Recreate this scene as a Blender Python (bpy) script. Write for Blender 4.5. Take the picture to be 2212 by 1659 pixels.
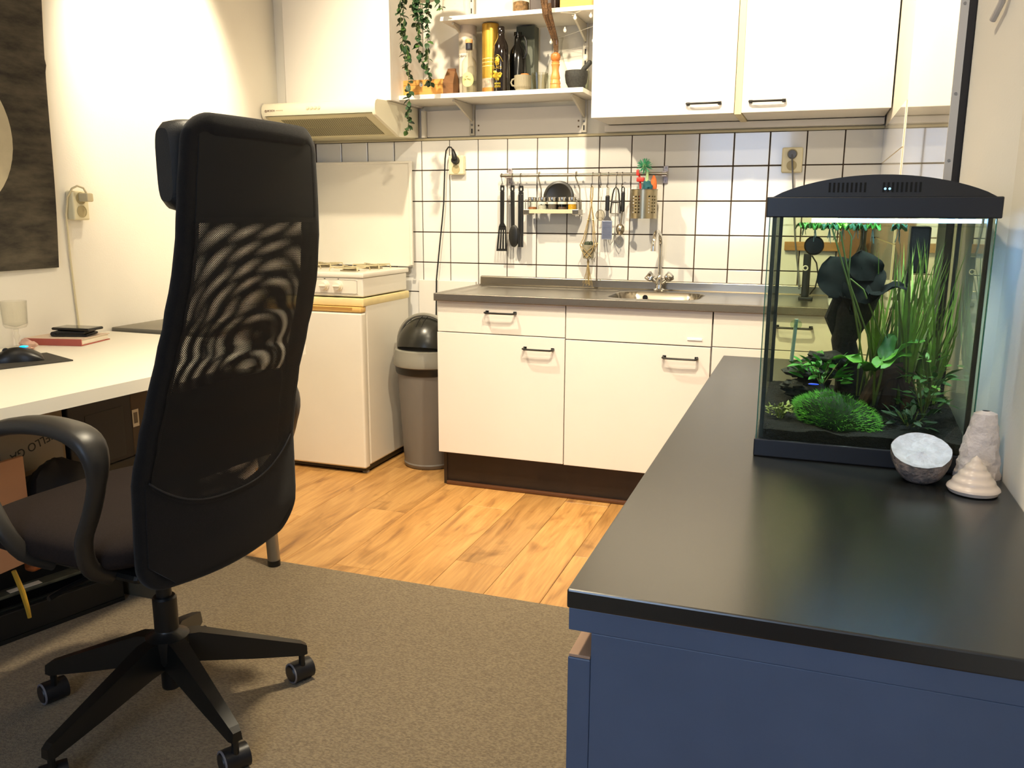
import bpy, bmesh, math, random
from mathutils import Matrix, Vector, Euler
R = math.radians
PI = math.pi
random.seed(7)
for o in list(bpy.data.objects): bpy.data.objects.remove(o)
C = bpy.context.scene.collection
scene = bpy.context.scene

# ------------------------------------------------------------------ camera
cam_d = bpy.data.cameras.new('camera'); cam = bpy.data.objects.new('camera', cam_d); C.objects.link(cam)
cam_d.sensor_fit = 'HORIZONTAL'; cam_d.sensor_width = 36.0; cam_d.lens = 1820.0 / 2212.0 * 36.0
cam_d.clip_start = 0.02
cam.matrix_world = Matrix.Translation((1.8615, -3.9116, 1.208)) @ (
    Matrix.Rotation(0.3403, 4, 'Z') @ Matrix.Rotation(PI / 2 - 0.1985, 4, 'X') @ Matrix.Rotation(0.0043, 4, 'Z'))
scene.camera = cam
# ------------------------------------------------------------------ world, exposure
w = bpy.data.worlds.new('dusk'); scene.world = w; w.use_nodes = True
w.node_tree.nodes['Background'].inputs[0].default_value = (0.30, 0.45, 0.85, 1)
w.node_tree.nodes['Background'].inputs[1].default_value = 0.6
scene.view_settings.view_transform = 'Standard'
scene.view_settings.look = 'None'
scene.view_settings.gamma = 1.0
scene.view_settings.use_curve_mapping = False
scene.view_settings.exposure = 0.08
LAMP_W = 1.4
cy_ = scene.cycles; cy_.max_bounces = 6; cy_.diffuse_bounces = 3; cy_.glossy_bounces = 3; cy_.transmission_bounces = 2; cy_.transparent_max_bounces = 16; cy_.caustics_reflective = False; cy_.caustics_refractive = False; cy_.sample_clamp_indirect = 6.0
cy_.use_adaptive_sampling = True; cy_.adaptive_threshold = 0.06; cy_.adaptive_min_samples = 16
WARM = (1.0, 0.86, 0.62)
# daylight through the window in the wall behind the camera
wl = bpy.data.lights.new('window_daylight', 'AREA'); wl.shape = 'RECTANGLE'; wl.size = 0.9; wl.size_y = 1.2
wl.energy = 20.0; wl.color = (0.56, 0.73, 1.0)
wlo = bpy.data.objects.new('window_daylight', wl); C.objects.link(wlo)
wlo.location = (1.15, -5.17, 1.55); wlo.rotation_euler = (PI / 2, 0, 0)

# ------------------------------------------------------------------ helpers
def lin(c):
    if isinstance(c, str):
        c = c.lstrip('#'); c = [int(c[i:i + 2], 16) / 255 for i in (0, 2, 4)]
        c = [x / 12.92 if x <= .04045 else ((x + .055) / 1.055) ** 2.4 for x in c]
    return (c[0], c[1], c[2], 1.0)

MATS = {}
def mat(name, col='#808080', rough=.5, metal=0.0, var=0.0, vs=8.0, bump=0.0, bs=60.0, coat=0.0, spec=.5, emit=None, es=0.0, stretch=(1, 1, 1), col2=None, sheen=0):
    if name in MATS: return MATS[name]
    m = bpy.data.materials.new(name); m.use_nodes = True; MATS[name] = m
    nt = m.node_tree; b = nt.nodes['Principled BSDF']
    b.inputs['Base Color'].default_value = lin(col); b.inputs['Roughness'].default_value = rough
    b.inputs['Metallic'].default_value = metal; b.inputs['Coat Weight'].default_value = coat
    b.inputs['Specular IOR Level'].default_value = spec
    if sheen: b.inputs['Sheen Weight'].default_value = sheen
    if emit: b.inputs['Emission Color'].default_value = lin(emit); b.inputs['Emission Strength'].default_value = es
    if var or bump or col2:
        tc = nt.nodes.new('ShaderNodeTexCoord'); mp = nt.nodes.new('ShaderNodeMapping'); mp.inputs['Scale'].default_value = stretch
        nt.links.new(tc.outputs['Object'], mp.inputs[0])
    if var or col2:
        n = nt.nodes.new('ShaderNodeTexNoise'); n.inputs['Scale'].default_value = vs; n.inputs['Detail'].default_value = 5
        nt.links.new(mp.outputs[0], n.inputs['Vector'])
        cr = nt.nodes.new('ShaderNodeValToRGB'); c = lin(col)
        if col2: a, z = c, lin(col2)
        else: a = tuple(x * (1 - var) for x in c[:3]) + (1,); z = tuple(min(1, x * (1 + var)) for x in c[:3]) + (1,)
        cr.color_ramp.elements[0].color = a; cr.color_ramp.elements[1].color = z
        cr.color_ramp.elements[0].position = .35; cr.color_ramp.elements[1].position = .65
        nt.links.new(n.outputs['Fac'], cr.inputs[0]); nt.links.new(cr.outputs[0], b.inputs['Base Color'])
    if bump:
        n2 = nt.nodes.new('ShaderNodeTexNoise'); n2.inputs['Scale'].default_value = bs; n2.inputs['Detail'].default_value = 4
        nt.links.new(mp.outputs[0], n2.inputs['Vector'])
        bp = nt.nodes.new('ShaderNodeBump'); bp.inputs['Strength'].default_value = bump; bp.inputs['Distance'].default_value = .01
        nt.links.new(n2.outputs['Fac'], bp.inputs['Height']); nt.links.new(bp.outputs[0], b.inputs['Normal'])
    return m

def glass(name, tint=(.95, .97, .95), refl=1.0, rough=.02, edge=0.0):
    """thin clear pane: see-through with a Fresnel reflection"""
    if name in MATS: return MATS[name]
    m = bpy.data.materials.new(name); m.use_nodes = True; MATS[name] = m; nt = m.node_tree
    for n in list(nt.nodes): nt.nodes.remove(n)
    out = nt.nodes.new('ShaderNodeOutputMaterial'); mx = nt.nodes.new('ShaderNodeMixShader')
    tr = nt.nodes.new('ShaderNodeBsdfTransparent'); tr.inputs[0].default_value = tint + (1,)
    gl = nt.nodes.new('ShaderNodeBsdfGlossy'); gl.inputs['Roughness'].default_value = rough
    fr = nt.nodes.new('ShaderNodeFresnel'); fr.inputs[0].default_value = 1.45
    mu = nt.nodes.new('ShaderNodeMath'); mu.operation = 'MULTIPLY'; mu.inputs[1].default_value = refl
    ge = nt.nodes.new('ShaderNodeNewGeometry'); iv = nt.nodes.new('ShaderNodeMath'); iv.operation = 'MULTIPLY_ADD'; iv.inputs[1].default_value = -refl; iv.inputs[2].default_value = refl
    nt.links.new(ge.outputs['Backfacing'], iv.inputs[0]); nt.links.new(iv.outputs[0], mu.inputs[1])
    nt.links.new(fr.outputs[0], mu.inputs[0]); nt.links.new(mu.outputs[0], mx.inputs[0])
    nt.links.new(tr.outputs[0], mx.inputs[1]); nt.links.new(gl.outputs[0], mx.inputs[2]); nt.links.new(mx.outputs[0], out.inputs[0])
    if edge:
        lw = nt.nodes.new('ShaderNodeLayerWeight'); lw.inputs[0].default_value = .35
        mc = nt.nodes.new('ShaderNodeMix'); mc.data_type = 'RGBA'
        mc.inputs['A'].default_value = tint + (1,); mc.inputs['B'].default_value = tuple(x * (1 - edge) for x in tint) + (1,)
        nt.links.new(lw.outputs['Facing'], mc.inputs['Factor']); nt.links.new(mc.outputs['Result'], tr.inputs[0])
    return m

class G:
    def __init__(s): s.v = []; s.f = []; s.uv = None
    def add(s, v, f):
        o = len(s.v); s.v += [tuple(p) for p in v]; s.f += [tuple(i + o for i in q) for q in f]; return s
    def box(s, x0, x1, y0, y1, z0, z1, bev=0, seg=2):
        v = [(x, y, z) for z in (z0, z1) for y in (y0, y1) for x in (x0, x1)]
        f = [(0, 2, 3, 1), (4, 5, 7, 6), (0, 1, 5, 4), (2, 6, 7, 3), (0, 4, 6, 2), (1, 3, 7, 5)]
        if not bev: return s.add(v, f)
        bm = bmesh.new(); vs = [bm.verts.new(p) for p in v]
        for q in f: bm.faces.new([vs[i] for i in q])
        bmesh.ops.bevel(bm, geom=bm.edges[:], offset=bev, segments=seg, affect='EDGES', profile=.5, clamp_overlap=True)
        bm.verts.index_update()
        s.add([p.co[:] for p in bm.verts], [[p.index for p in q.verts] for q in bm.faces]); bm.free(); return s
    def cyl(s, a, b, r0, r1=None, n=16, caps=True):
        return s.tube([a, b], [r0, r0 if r1 is None else r1], n, caps=caps)
    def tube(s, pts, r, n=8, closed=False, caps=True, flat=None):
        P = [Vector(p) for p in pts]; k = len(P)
        rs = r if isinstance(r, (list, tuple)) else [r] * k
        T = []
        for i in range(k):
            a = P[(i - 1) % k] if (closed or i > 0) else P[i]; b = P[(i + 1) % k] if (closed or i < k - 1) else P[i]
            t = (b - a); T.append(t.normalized() if t.length > 1e-9 else Vector((0, 0, 1)))
        up = Vector((0, 0, 1)) if abs(T[0].z) < .9 else Vector((1, 0, 0))
        nrm = (up - T[0] * up.dot(T[0])).normalized(); v = []; f = []
        for i in range(k):
            nrm = (nrm - T[i] * nrm.dot(T[i])).normalized(); bi = T[i].cross(nrm)
            for j in range(n):
                a = 2 * PI * j / n; rr = rs[i]
                ca, sa = math.cos(a) * rr, math.sin(a) * rr
                if flat: ca *= flat[0]; sa *= flat[1]
                v.append(P[i] + nrm * ca + bi * sa)
        for i in range(k if closed else k - 1):
            for j in range(n):
                a = i * n + j; b = i * n + (j + 1) % n; i2 = (i + 1) % k
                f.append((a, b, i2 * n + (j + 1) % n, i2 * n + j))
        if caps and not closed:
            f.append(tuple(range(n - 1, -1, -1))); f.append(tuple(range((k - 1) * n, k * n)))
        return s.add(v, f)
    def lathe(s, prof, c=(0, 0, 0), n=24, sq=None):
        v = []; f = []; k = len(prof)
        for r, z in prof:
            for j in range(n):
                a = 2 * PI * j / n; v.append((c[0] + r * math.cos(a), c[1] + r * math.sin(a), c[2] + z))
        for i in range(k - 1):
            for j in range(n): f.append((i * n + j, i * n + (j + 1) % n, (i + 1) * n + (j + 1) % n, (i + 1) * n + j))
        if prof[0][0] > 1e-5: f.append(tuple(range(n - 1, -1, -1)))
        if prof[-1][0] > 1e-5: f.append(tuple(range((k - 1) * n, k * n)))
        return s.add(v, f)
    def prism(s, poly, axis, a, b):
        """2-D polygon extruded along axis; poly holds the other two coordinates in order"""
        def mk(p, t):
            l = list(p); l.insert(axis, t); return tuple(l)
        n = len(poly); v = [mk(p, a) for p in poly] + [mk(p, b) for p in poly]
        f = [tuple(range(n - 1, -1, -1)), tuple(range(n, 2 * n))] + [(i, (i + 1) % n, n + (i + 1) % n, n + i) for i in range(n)]
        return s.add(v, f)
    def grid(s, fn, nu, nv, closeu=False):
        v = [fn(i / nu, j / nv) for j in range(nv + 1) for i in range(nu + (0 if closeu else 1))]
        W = nu + (0 if closeu else 1)
        f = [(j * W + i, j * W + (i + 1) % W, (j + 1) * W + (i + 1) % W, (j + 1) * W + i) for j in range(nv) for i in range(nu)]
        return s.add(v, f)
    def slab(s, fn, nu, nv, off):
        """grid made solid: off(u, v) is the vector to the other skin"""
        top = [Vector(fn(i / nu, j / nv)) for j in range(nv + 1) for i in range(nu + 1)]
        bot = [top[j * (nu + 1) + i] + Vector(off(i / nu, j / nv)) for j in range(nv + 1) for i in range(nu + 1)]
        W = nu + 1; n = len(top); f = []
        for j in range(nv):
            for i in range(nu):
                q = (j * W + i, j * W + i + 1, (j + 1) * W + i + 1, (j + 1) * W + i); f.append(q); f.append(tuple(n + k for k in reversed(q)))
        rim = [i for i in range(W)] + [j * W + nu for j in range(1, nv + 1)] + [nv * W + i for i in range(nu - 1, -1, -1)] + [j * W for j in range(nv - 1, 0, -1)]
        for a, b in zip(rim, rim[1:] + rim[:1]): f.append((b, a, n + a, n + b))
        return s.add(top + bot, f)
    def blob(s, c, r, n=16, m=10, jit=0.0, seed=1, freq=6.0):
        from mathutils import noise
        def fn(u, v):
            t = v * PI; a = u * 2 * PI
            d = Vector((math.sin(t) * math.cos(a), math.sin(t) * math.sin(a), math.cos(t)))
            k = 1 + jit * noise.noise(d * freq * .3 + Vector((seed * 7.3, seed, 0))) * 2 + jit * .6 * noise.noise(d * freq + Vector((seed, 0, 0)))
            return (c[0] + d.x * r[0] * k, c[1] + d.y * r[1] * k, c[2] + d.z * r[2] * k)
        return s.grid(fn, n, m, closeu=True)
    def xf(s, M):
        s.v = [tuple(M @ Vector(p)) for p in s.v]; return s
    def join(s, o): return s.add(o.v, o.f)
    def fixn(s):
        bm = bmesh.new(); vs = [bm.verts.new(p) for p in s.v]
        for q in s.f:
            try: bm.faces.new([vs[i] for i in q])
            except ValueError: pass
        bmesh.ops.remove_doubles(bm, verts=bm.verts[:], dist=1e-6)
        bmesh.ops.recalc_face_normals(bm, faces=bm.faces[:])
        return bm

ORG = {}
def mesh(name, g, m, smooth=35):
    me = bpy.data.meshes.new(name); bm = g.fixn()
    if smooth:
        lim = R(smooth); ar = {f_: f_.calc_area() for f_ in bm.faces}
        for f_ in bm.faces: f_.smooth = True
        for e_ in bm.edges:
            if len(e_.link_faces) == 2:
                an = e_.calc_face_angle(0); a_, b_ = (ar[f_] + 1e-12 for f_ in e_.link_faces)
                if an > lim or (an > .15 and (a_ > 8 * b_ or b_ > 8 * a_)): e_.smooth = False
    bm.to_mesh(me); bm.free()
    for x in (m if isinstance(m, (list, tuple)) else [m]): me.materials.append(x)
    return me
def tag(o, label=None, cat=None, group=None, kind=None):
    if label: o['label'] = label
    if cat: o['category'] = cat
    if group: o['group'] = group
    if kind: o['kind'] = kind
    return o
def thing(name, label, cat, loc=(0, 0, 0), rotz=0, group=None):
    o = bpy.data.objects.new(name, None); C.objects.link(o); o.location = loc; o.rotation_euler = (0, 0, rotz)
    o.empty_display_size = .05
    ORG[o.name] = Vector((0, 0, 0)) if rotz else Vector(loc)
    return tag(o, label, cat, group)
def part(name, g, m, parent, smooth=35, label=None, kind=None):
    """g in world coordinates for an unturned thing, in the thing's own for a turned one"""
    root = parent if parent.parent is None else parent.parent
    off = ORG[root.name]
    g.v = [(a - off.x, b - off.y, c - off.z) for a, b, c in g.v]
    o = bpy.data.objects.new(name, mesh(name, g, m, smooth)); C.objects.link(o); o.parent = parent
    if parent.parent is None and parent.type == 'MESH': pass
    return tag(o, label, kind=kind)
def solo(name, g, m, label, cat, group=None, kind=None, smooth=35, base=None):
    """a thing that is one mesh; its origin goes to its base"""
    xs = [p[0] for p in g.v]; ys = [p[1] for p in g.v]; zs = [p[2] for p in g.v]
    b = Vector(base) if base else Vector(((min(xs) + max(xs)) / 2, (min(ys) + max(ys)) / 2, min(zs)))
    g.v = [(a - b.x, c - b.y, d - b.z) for a, c, d in g.v]
    o = bpy.data.objects.new(name, mesh(name, g, m, smooth)); C.objects.link(o); o.location = b; ORG[o.name] = b
    return tag(o, label, cat, group, kind)
def struct(name, g, m, label=None, smooth=0):
    o = bpy.data.objects.new(name, mesh(name, g, m, smooth)); C.objects.link(o); ORG[o.name] = Vector((0, 0, 0))
    return tag(o, label, kind='structure')
def copy_tree(o, parent=None):
    c = o.copy(); C.objects.link(c); c.parent = parent
    for ch in list(o.children): copy_tree(ch, c)
    return c
def text(body, size, mname, M, parent, name='lettering', depth=.0004, align='CENTER', bend=None):
    cu = bpy.data.curves.new('t', 'FONT'); cu.body = body; cu.size = size; cu.extrude = depth; cu.align_x = align; cu.align_y = 'CENTER'
    t = bpy.data.objects.new('t', cu); C.objects.link(t)
    bpy.context.view_layer.update()
    me = bpy.data.meshes.new_from_object(t.evaluated_get(bpy.context.evaluated_depsgraph_get()))
    bpy.data.objects.remove(t); bpy.data.curves.remove(cu)
    root = parent if parent.parent is None else parent.parent
    off = ORG[root.name]
    for v in me.vertices:
        p = v.co
        if bend: a = p.x / bend; p = Vector((math.sin(a) * (bend + p.z), p.y, math.cos(a) * (bend + p.z) - bend))
        v.co = (M @ p) - off
    me.materials.clear(); me.materials.append(mname)
    o = bpy.data.objects.new(name, me); C.objects.link(o); o.parent = parent
    return o
def face_front(loc): return Matrix.Translation(loc) @ Matrix.Rotation(PI / 2, 4, 'X')       # text that reads towards -Y
def face_left(loc): return Matrix.Translation(loc) @ Matrix.Rotation(PI / 2, 4, 'Z') @ Matrix.Rotation(PI / 2, 4, 'X')   # reads towards +X

# ------------------------------------------------------------------ materials
wallpaint = mat('wall_paint', '#f1ebde', .75, var=.02, vs=3, bump=.05, bs=180)
ceilpaint = mat('ceiling_paint', '#efe8da', .85)
white_lam = mat('white_laminate', '#efe9e0', .38, var=.01, vs=4, bump=.015, bs=120)
white_shelf = mat('white_shelf', '#f1ece2', .45)
enamel = mat('white_enamel', '#eee8da', .28, var=.015, vs=5)
yellowed = mat('yellowed_plastic', '#e8cf93', .45, var=.05, vs=20)
hood_w = mat('hood_plastic', '#f2ebd2', .35)
tile_m = mat('glazed_tile', '#f2efe9', .10, coat=.4, spec=.6)
grout = mat('grout', '#5a4636', .9, var=.15, vs=60)
black_pl = mat('black_plastic', '#101010', .38)
black_gloss = mat('black_gloss', '#0b0b0b', .15)
steel = mat('brushed_steel', '#9d968a', .28, 1.0, var=.06, vs=40, stretch=(1, 30, 30))
chrome = mat('chrome', '#d8d6d2', .08, 1.0)
grey_metal = mat('grey_metal', '#8d8b88', .4, .8)
plinth_m = mat('dark_plinth', '#2a1d12', .55, var=.15, vs=12)
fabric_blk = mat('chair_fabric', '#191716', .95, var=.18, vs=500, bump=.25, bs=900, sheen=.1, spec=.2)
seat_fab = mat('seat_fabric', '#2a221f', .95, var=.15, vs=400, bump=.25, bs=900, spec=.2)
leather = mat('black_leatherette', '#1a1a1b', .5, bump=.15, bs=500)
arm_m = mat('armrest_plastic', '#2c2926', .42)

# ------------------------------------------------------------------ room shell
XL, XR, YB, YR, ZC = -.61, 2.19, 0.0, -5.2, 2.78
fl = struct('floor', G().box(XL - .1, XR + .1, YR - .1, .1, -.12, -.012), mat('underfloor', '#4a3524', .9))
g = G().box(XL - .1, XR + .1, YB + .012, .14, -.1, ZC)
wb = struct('wall_back', g, wallpaint)
struct('wall_left', G().box(XL - .12, XL, YR - .1, .012, -.1, ZC), wallpaint)
g = G().box(2.1, 2.32, -.93, .012, -.1, ZC).box(XR, 2.32, YR - .1, -.93, -.1, ZC).prism([(2.1295, -1.945), (XR + .01, -1.945), (XR + .01, -2.15), (XR, -2.15)], 2, 0, ZC)
struct('wall_right', g, wallpaint)
struct('ceiling', G().box(XL - .1, XR + .1, YR - .1, .1, ZC, ZC + .1), ceilpaint)
# wall behind the camera with the window the daylight comes through
g = G().box(XL - .1, .65, YR - .12, YR, -.1, ZC).box(1.65, XR + .1, YR - .12, YR, -.1, ZC).box(.65, 1.65, YR - .12, YR, -.1, .9).box(.65, 1.65, YR - .12, YR, 2.2, ZC)
struct('wall_rear', g, wallpaint)
win = struct('window_1', G().box(.65, .71, YR - .09, YR - .03, .9, 2.2).box(1.59, 1.65, YR - .09, YR - .03, .9, 2.2).box(.71, 1.59, YR - .09, YR - .03, .9, .96).box(.71, 1.59, YR - .09, YR - .03, 2.14, 2.2).box(1.13, 1.17, YR - .085, YR - .035, .96, 2.14), mat('window_frame', '#e8e6e0', .5))
part('pane', G().box(.71, 1.13, YR - .064, YR - .058, .96, 2.14), glass('window_pane', (.9, .95, 1)), win)
part('pane', G().box(1.17, 1.59, YR - .064, YR - .058, .96, 2.14), glass('window_pane'), win)

# laminate planks, each one a piece of the floor
pm = bpy.data.materials.new('oak_laminate'); pm.use_nodes = True; nt = pm.node_tree; b = nt.nodes['Principled BSDF']; b.inputs['Roughness'].default_value = .42
oi = nt.nodes.new('ShaderNodeObjectInfo'); tc = nt.nodes.new('ShaderNodeTexCoord')
sh = nt.nodes.new('ShaderNodeVectorMath'); sh.operation = 'MULTIPLY_ADD'
cb = nt.nodes.new('ShaderNodeCombineXYZ'); mlt = nt.nodes.new('ShaderNodeMath'); mlt.operation = 'MULTIPLY'; mlt.inputs[1].default_value = 37
nt.links.new(oi.outputs['Random'], mlt.inputs[0]); nt.links.new(mlt.outputs[0], cb.inputs[0]); nt.links.new(mlt.outputs[0], cb.inputs[2])
sh.inputs[1].default_value = (9, 1.3, 9); nt.links.new(tc.outputs['Object'], sh.inputs[0]); nt.links.new(cb.outputs[0], sh.inputs[2])
n1 = nt.nodes.new('ShaderNodeTexNoise'); n1.inputs['Scale'].default_value = 1.6; n1.inputs['Detail'].default_value = 6; n1.inputs['Distortion'].default_value = 1.2
nt.links.new(sh.outputs[0], n1.inputs['Vector'])
cr = nt.nodes.new('ShaderNodeValToRGB'); E = cr.color_ramp.elements
E[0].position = .28; E[0].color = lin('#8f643a'); E[1].position = .62; E[1].color = lin('#cb9a5c')
e = E.new(.42); e.color = lin('#b8874c')
nt.links.new(n1.outputs['Fac'], cr.inputs[0])
n2 = nt.nodes.new('ShaderNodeTexNoise'); n2.inputs['Scale'].default_value = 3; n2.inputs['Detail'].default_value = 8
mp2 = nt.nodes.new('ShaderNodeMapping'); mp2.inputs['Scale'].default_value = (40, 2, 40); nt.links.new(tc.outputs['Object'], mp2.inputs[0]); nt.links.new(mp2.outputs[0], n2.inputs['Vector'])
vo = nt.nodes.new('ShaderNodeTexNoise'); vo.inputs['Scale'].default_value = 2.2; vo.inputs['Detail'].default_value = 3; vo.inputs['Distortion'].default_value = .6
mp3 = nt.nodes.new('ShaderNodeVectorMath'); mp3.operation = 'MULTIPLY_ADD'; mp3.inputs[1].default_value = (4, 2.2, 4)
nt.links.new(tc.outputs['Object'], mp3.inputs[0]); nt.links.new(cb.outputs[0], mp3.inputs[2]); nt.links.new(mp3.outputs[0], vo.inputs['Vector'])
kr = nt.nodes.new('ShaderNodeValToRGB'); kr.color_ramp.elements[0].position = .60; kr.color_ramp.elements[0].color = (1, 1, 1, 1); kr.color_ramp.elements[1].position = .74; kr.color_ramp.elements[1].color = (.30, .22, .15, 1)
nt.links.new(vo.outputs['Fac'], kr.inputs[0])
mk = nt.nodes.new('ShaderNodeMix'); mk.data_type = 'RGBA'; mk.blend_type = 'MULTIPLY'; mk.inputs['Factor'].default_value = .6
nt.links.new(cr.outputs[0], mk.inputs['A']); nt.links.new(kr.outputs[0], mk.inputs['B'])
mg = nt.nodes.new('ShaderNodeMix'); mg.data_type = 'RGBA'; mg.blend_type = 'OVERLAY'; mg.inputs['Factor'].default_value = .35
nt.links.new(mk.outputs['Result'], mg.inputs['A']); nt.links.new(n2.outputs['Fac'], mg.inputs['B'])
hs = nt.nodes.new('ShaderNodeHueSaturation'); mr = nt.nodes.new('ShaderNodeMapRange'); mr.inputs[3].default_value = .82; mr.inputs[4].default_value = 1.12
nt.links.new(oi.outputs['Random'], mr.inputs[0]); nt.links.new(mr.outputs[0], hs.inputs['Value']); nt.links.new(mg.outputs['Result'], hs.inputs['Color']); nt.links.new(hs.outputs[0], b.inputs['Base Color'])
PW, PL = .192, 1.285
plank = mesh('plank', G().box(-PW / 2 + .0006, PW / 2 - .0006, -PL / 2 + .0006, PL / 2 - .0006, -.012, 0, .0012, 1), pm, 0)
k = 0
for i in range(15):
    x = XL + PW / 2 + i * PW
    y = -.02 - (i * .43 % 1.0) * PL + PL / 2
    while y > YR - PL / 2 + .3 and y - PL / 2 > -3.0 - PL:
        o = bpy.data.objects.new('plank', plank); C.objects.link(o); o.parent = fl; o.location = (x, y, 0); y -= PL

# rug
rm = mat('rug_pile', '#73624a', .95, var=.0, col2='#978668', vs=210, bump=.6, bs=420, stretch=(.6, 1, 1), sheen=.2)
solo('rug', G().box(-.58, 1.6, -4.9, -1.56, 0, .011, .004), rm, 'grey-brown flat woven rug on the wooden floor under the office chair', 'rug')

# tiles of the back wall, one object each
TS, GAP = .15, .0048
gr = struct('trim_1', G().box(XL, 2.1, .004, .012, .0, 1.562), grout, smooth=0)
gr['label'] = 'dark grout bed behind the white wall tiles'
zrows = [.37 + .15 * i for i in range(8)]
zrows = [z for z in zrows]
tcache = {}
def tile(w, h, bv=.0018):
    key = (round(w, 4), round(h, 4), bv)
    if key not in tcache:
        tcache[key] = mesh('tile', G().box(-w / 2, w / 2, -.007, .0035, -h / 2, h / 2, bv, 2), tile_m, 40)
    return tcache[key]
for r in range(-3, 8):
    z0, z1 = .37 + TS * r, .37 + TS * (r + 1)
    z0, z1 = max(z0, .0), min(z1, 1.562)
    if z1 - z0 < .02 or z1 < .5: continue
    for c in range(-5, 15):
        x0, x1 = max(c * TS, XL), min((c + 1) * TS, 2.1)
        if x1 - x0 < .015: continue
        o = bpy.data.objects.new('tile', tile(x1 - x0 - GAP, z1 - z0 - GAP)); C.objects.link(o); o.parent = gr
        o.location = ((x0 + x1) / 2, 0.0, (z0 + z1) / 2)
        o.rotation_euler = (random.uniform(-.004, .004), 0, random.uniform(-.004, .004))
# tiles of the short right wall of the kitchen corner
grr = struct('trim_2', G().box(2.0985, 2.1, -.93, 0, 0, 1.562), mat('pale_grout', '#c9b995', .9)); grr['label'] = 'grout bed behind the tiles of the right kitchen wall'
for r in range(3, 8):
    z0, z1 = .37 + TS * r, min(.37 + TS * (r + 1), 1.562)
    for c in range(7):
        y0, y1 = max(-.93, -(c + 1) * TS), -c * TS
        if y1 - y0 < .02: continue
        o = bpy.data.objects.new('tile', tile(y1 - y0 - .0003, z1 - z0 - GAP * .8, 0)); C.objects.link(o); o.parent = grr
        o.location = (2.1035, (y0 + y1) / 2, (z0 + z1) / 2); o.rotation_euler = (0, 0, -PI / 2)
struct('trim_3', G().box(XL, 2.1, -.006, .012, 1.562, 1.574, .003), mat('caulk', '#d9cda8', .7), 'cream caulk strip along the top of the wall tiles')
# door leaf standing open against the right wall
dr = struct('door_1', G().box(2.1, 2.115, -1.935, -.935, .01, 2.35, .001), mat('gloss_white_door', '#f0e7d2', .06, coat=1.0, spec=.8), 'glossy white door leaf standing open on the right')
part('edge_strip', G().box(2.1, 2.115, -1.9405, -1.9352, .01, 2.35), mat('door_edge', '#b9b6b4', .5), dr, 0)
for z in (1.32, 1.45, 1.62, 1.78): part('screw', G().cyl((2.107, -1.9405, z), (2.107, -1.942, z), .003, n=8), grey_metal, dr)
part('gap_strip', G().box(2.1155, 2.129, -1.9405, -.94, .01, 2.35), mat('gap_dark', '#1a171a', .7), dr, 0)  # dark strip put in for the shade of the gap behind the leaf
part('handle', G().tube([(2.175, -2.09, 1.69), (2.160, -2.09, 1.685), (2.157, -2.09, 1.66), (2.155, -2.085, 1.62), (2.151, -2.07, 1.59), (2.143, -2.045, 1.565)], .006, 10), mat('pale_grey', '#b8b2ad', .45), dr, label='pale grey curved handle')

# ================================================================== kitchen: base units
def bow_handle(x0, x1, y, z, parent, d=.03):
    """flat black bow pull whose ends turn back to the door"""
    g = G().tube([(x0, y, z), (x0, y - d * .8, z - .001), (x0 + .006, y - d, z - .002), ((x0 + x1) / 2, y - d * 1.05, z - .002), (x1 - .006, y - d, z - .002), (x1, y - d * .8, z - .001), (x1, y, z)], .0052, 8, flat=(.8, 1.0))
    g.box(x0 - .004, x0 + .010, y - .004, y, z - .006, z + .006, .001).box(x1 - .010, x1 + .004, y - .004, y, z - .006, z + .006, .001)
    return part('handle', g, black_pl, parent, label='black bow handle')

def carcass(x0, x1, ztop, t):
    g = G().box(x0, x0 + .016, -.562, -.02, .165, ztop).box(x1 - .016, x1, -.562, -.02, .165, ztop).box(x0 + .016, x1 - .016, -.562, -.02, .165, .181).box(x0 + .016, x1 - .016, -.03, -.02, .181, ztop)
    return part('body', g, white_lam, t, 0)
FY0, FY1 = -.582, -.563
t = thing('base_cabinet', 'white base cabinet with one drawer over a door, left end next to bin', 'cabinet', (.625, -.29, .163), group='white kitchen base cabinets')
carcass(.338, .913, .842, t)
d = part('drawer_front', G().box(.338, .9135, FY0, FY1, .709, .8425, .0015), white_lam, t); bow_handle(.567, .698, FY0, .802, d)
d = part('door', G().box(.336, .9135, FY0 - .001, FY1, .165, .7055, .0015), white_lam, t); bow_handle(.738, .865, FY0, .657, d)
t = thing('base_cabinet', 'white sink cabinet with blank panel over a wide door, under the tap', 'cabinet', (1.21, -.29, .163), group='white kitchen base cabinets')
carcass(.917, 1.508, .79, t)
d = part('panel_front', G().box(.9175, 1.5065, FY0, FY1, .7045, .8425, .0015), white_lam, t)
part('badge', G().box(1.414, 1.472, FY0 - .004, FY0, .726, .735, .001), mat('white_badge', '#ffffff', .3), d, label='small white badge')
d = part('door', G().box(.9175, 1.5055, FY0 - .001, FY1, .163, .7005, .0015), white_lam, t); bow_handle(1.324, 1.456, FY0, .655, d)
t = thing('base_cabinet', 'white base cabinet at right end, seen behind the black worktop and fish tank', 'cabinet', (1.8, -.29, .163), group='white kitchen base cabinets')
carcass(1.512, 2.086, .842, t)
d = part('drawer_front', G().box(1.5115, 2.088, FY0, FY1, .7065, .8425, .0015), white_lam, t); bow_handle(1.745, 1.872, FY0, .797, d)
d = part('door', G().box(1.5115, 2.088, FY0, FY1, .163, .7035, .0015), white_lam, t); bow_handle(1.56, 1.69, FY0, .65, d)
t = thing('plinth_board', 'dark brown plinth board under the white base cabinets', 'plinth', (1.2, -.52, 0))
part('board', G().box(.34, 2.088, -.525, -.507, .0, .163), plinth_m, t, 0)
part('side_leg', G().box(.337, .352, -.53, -.08, 0, .163), plinth_m, t, 0)
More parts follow.
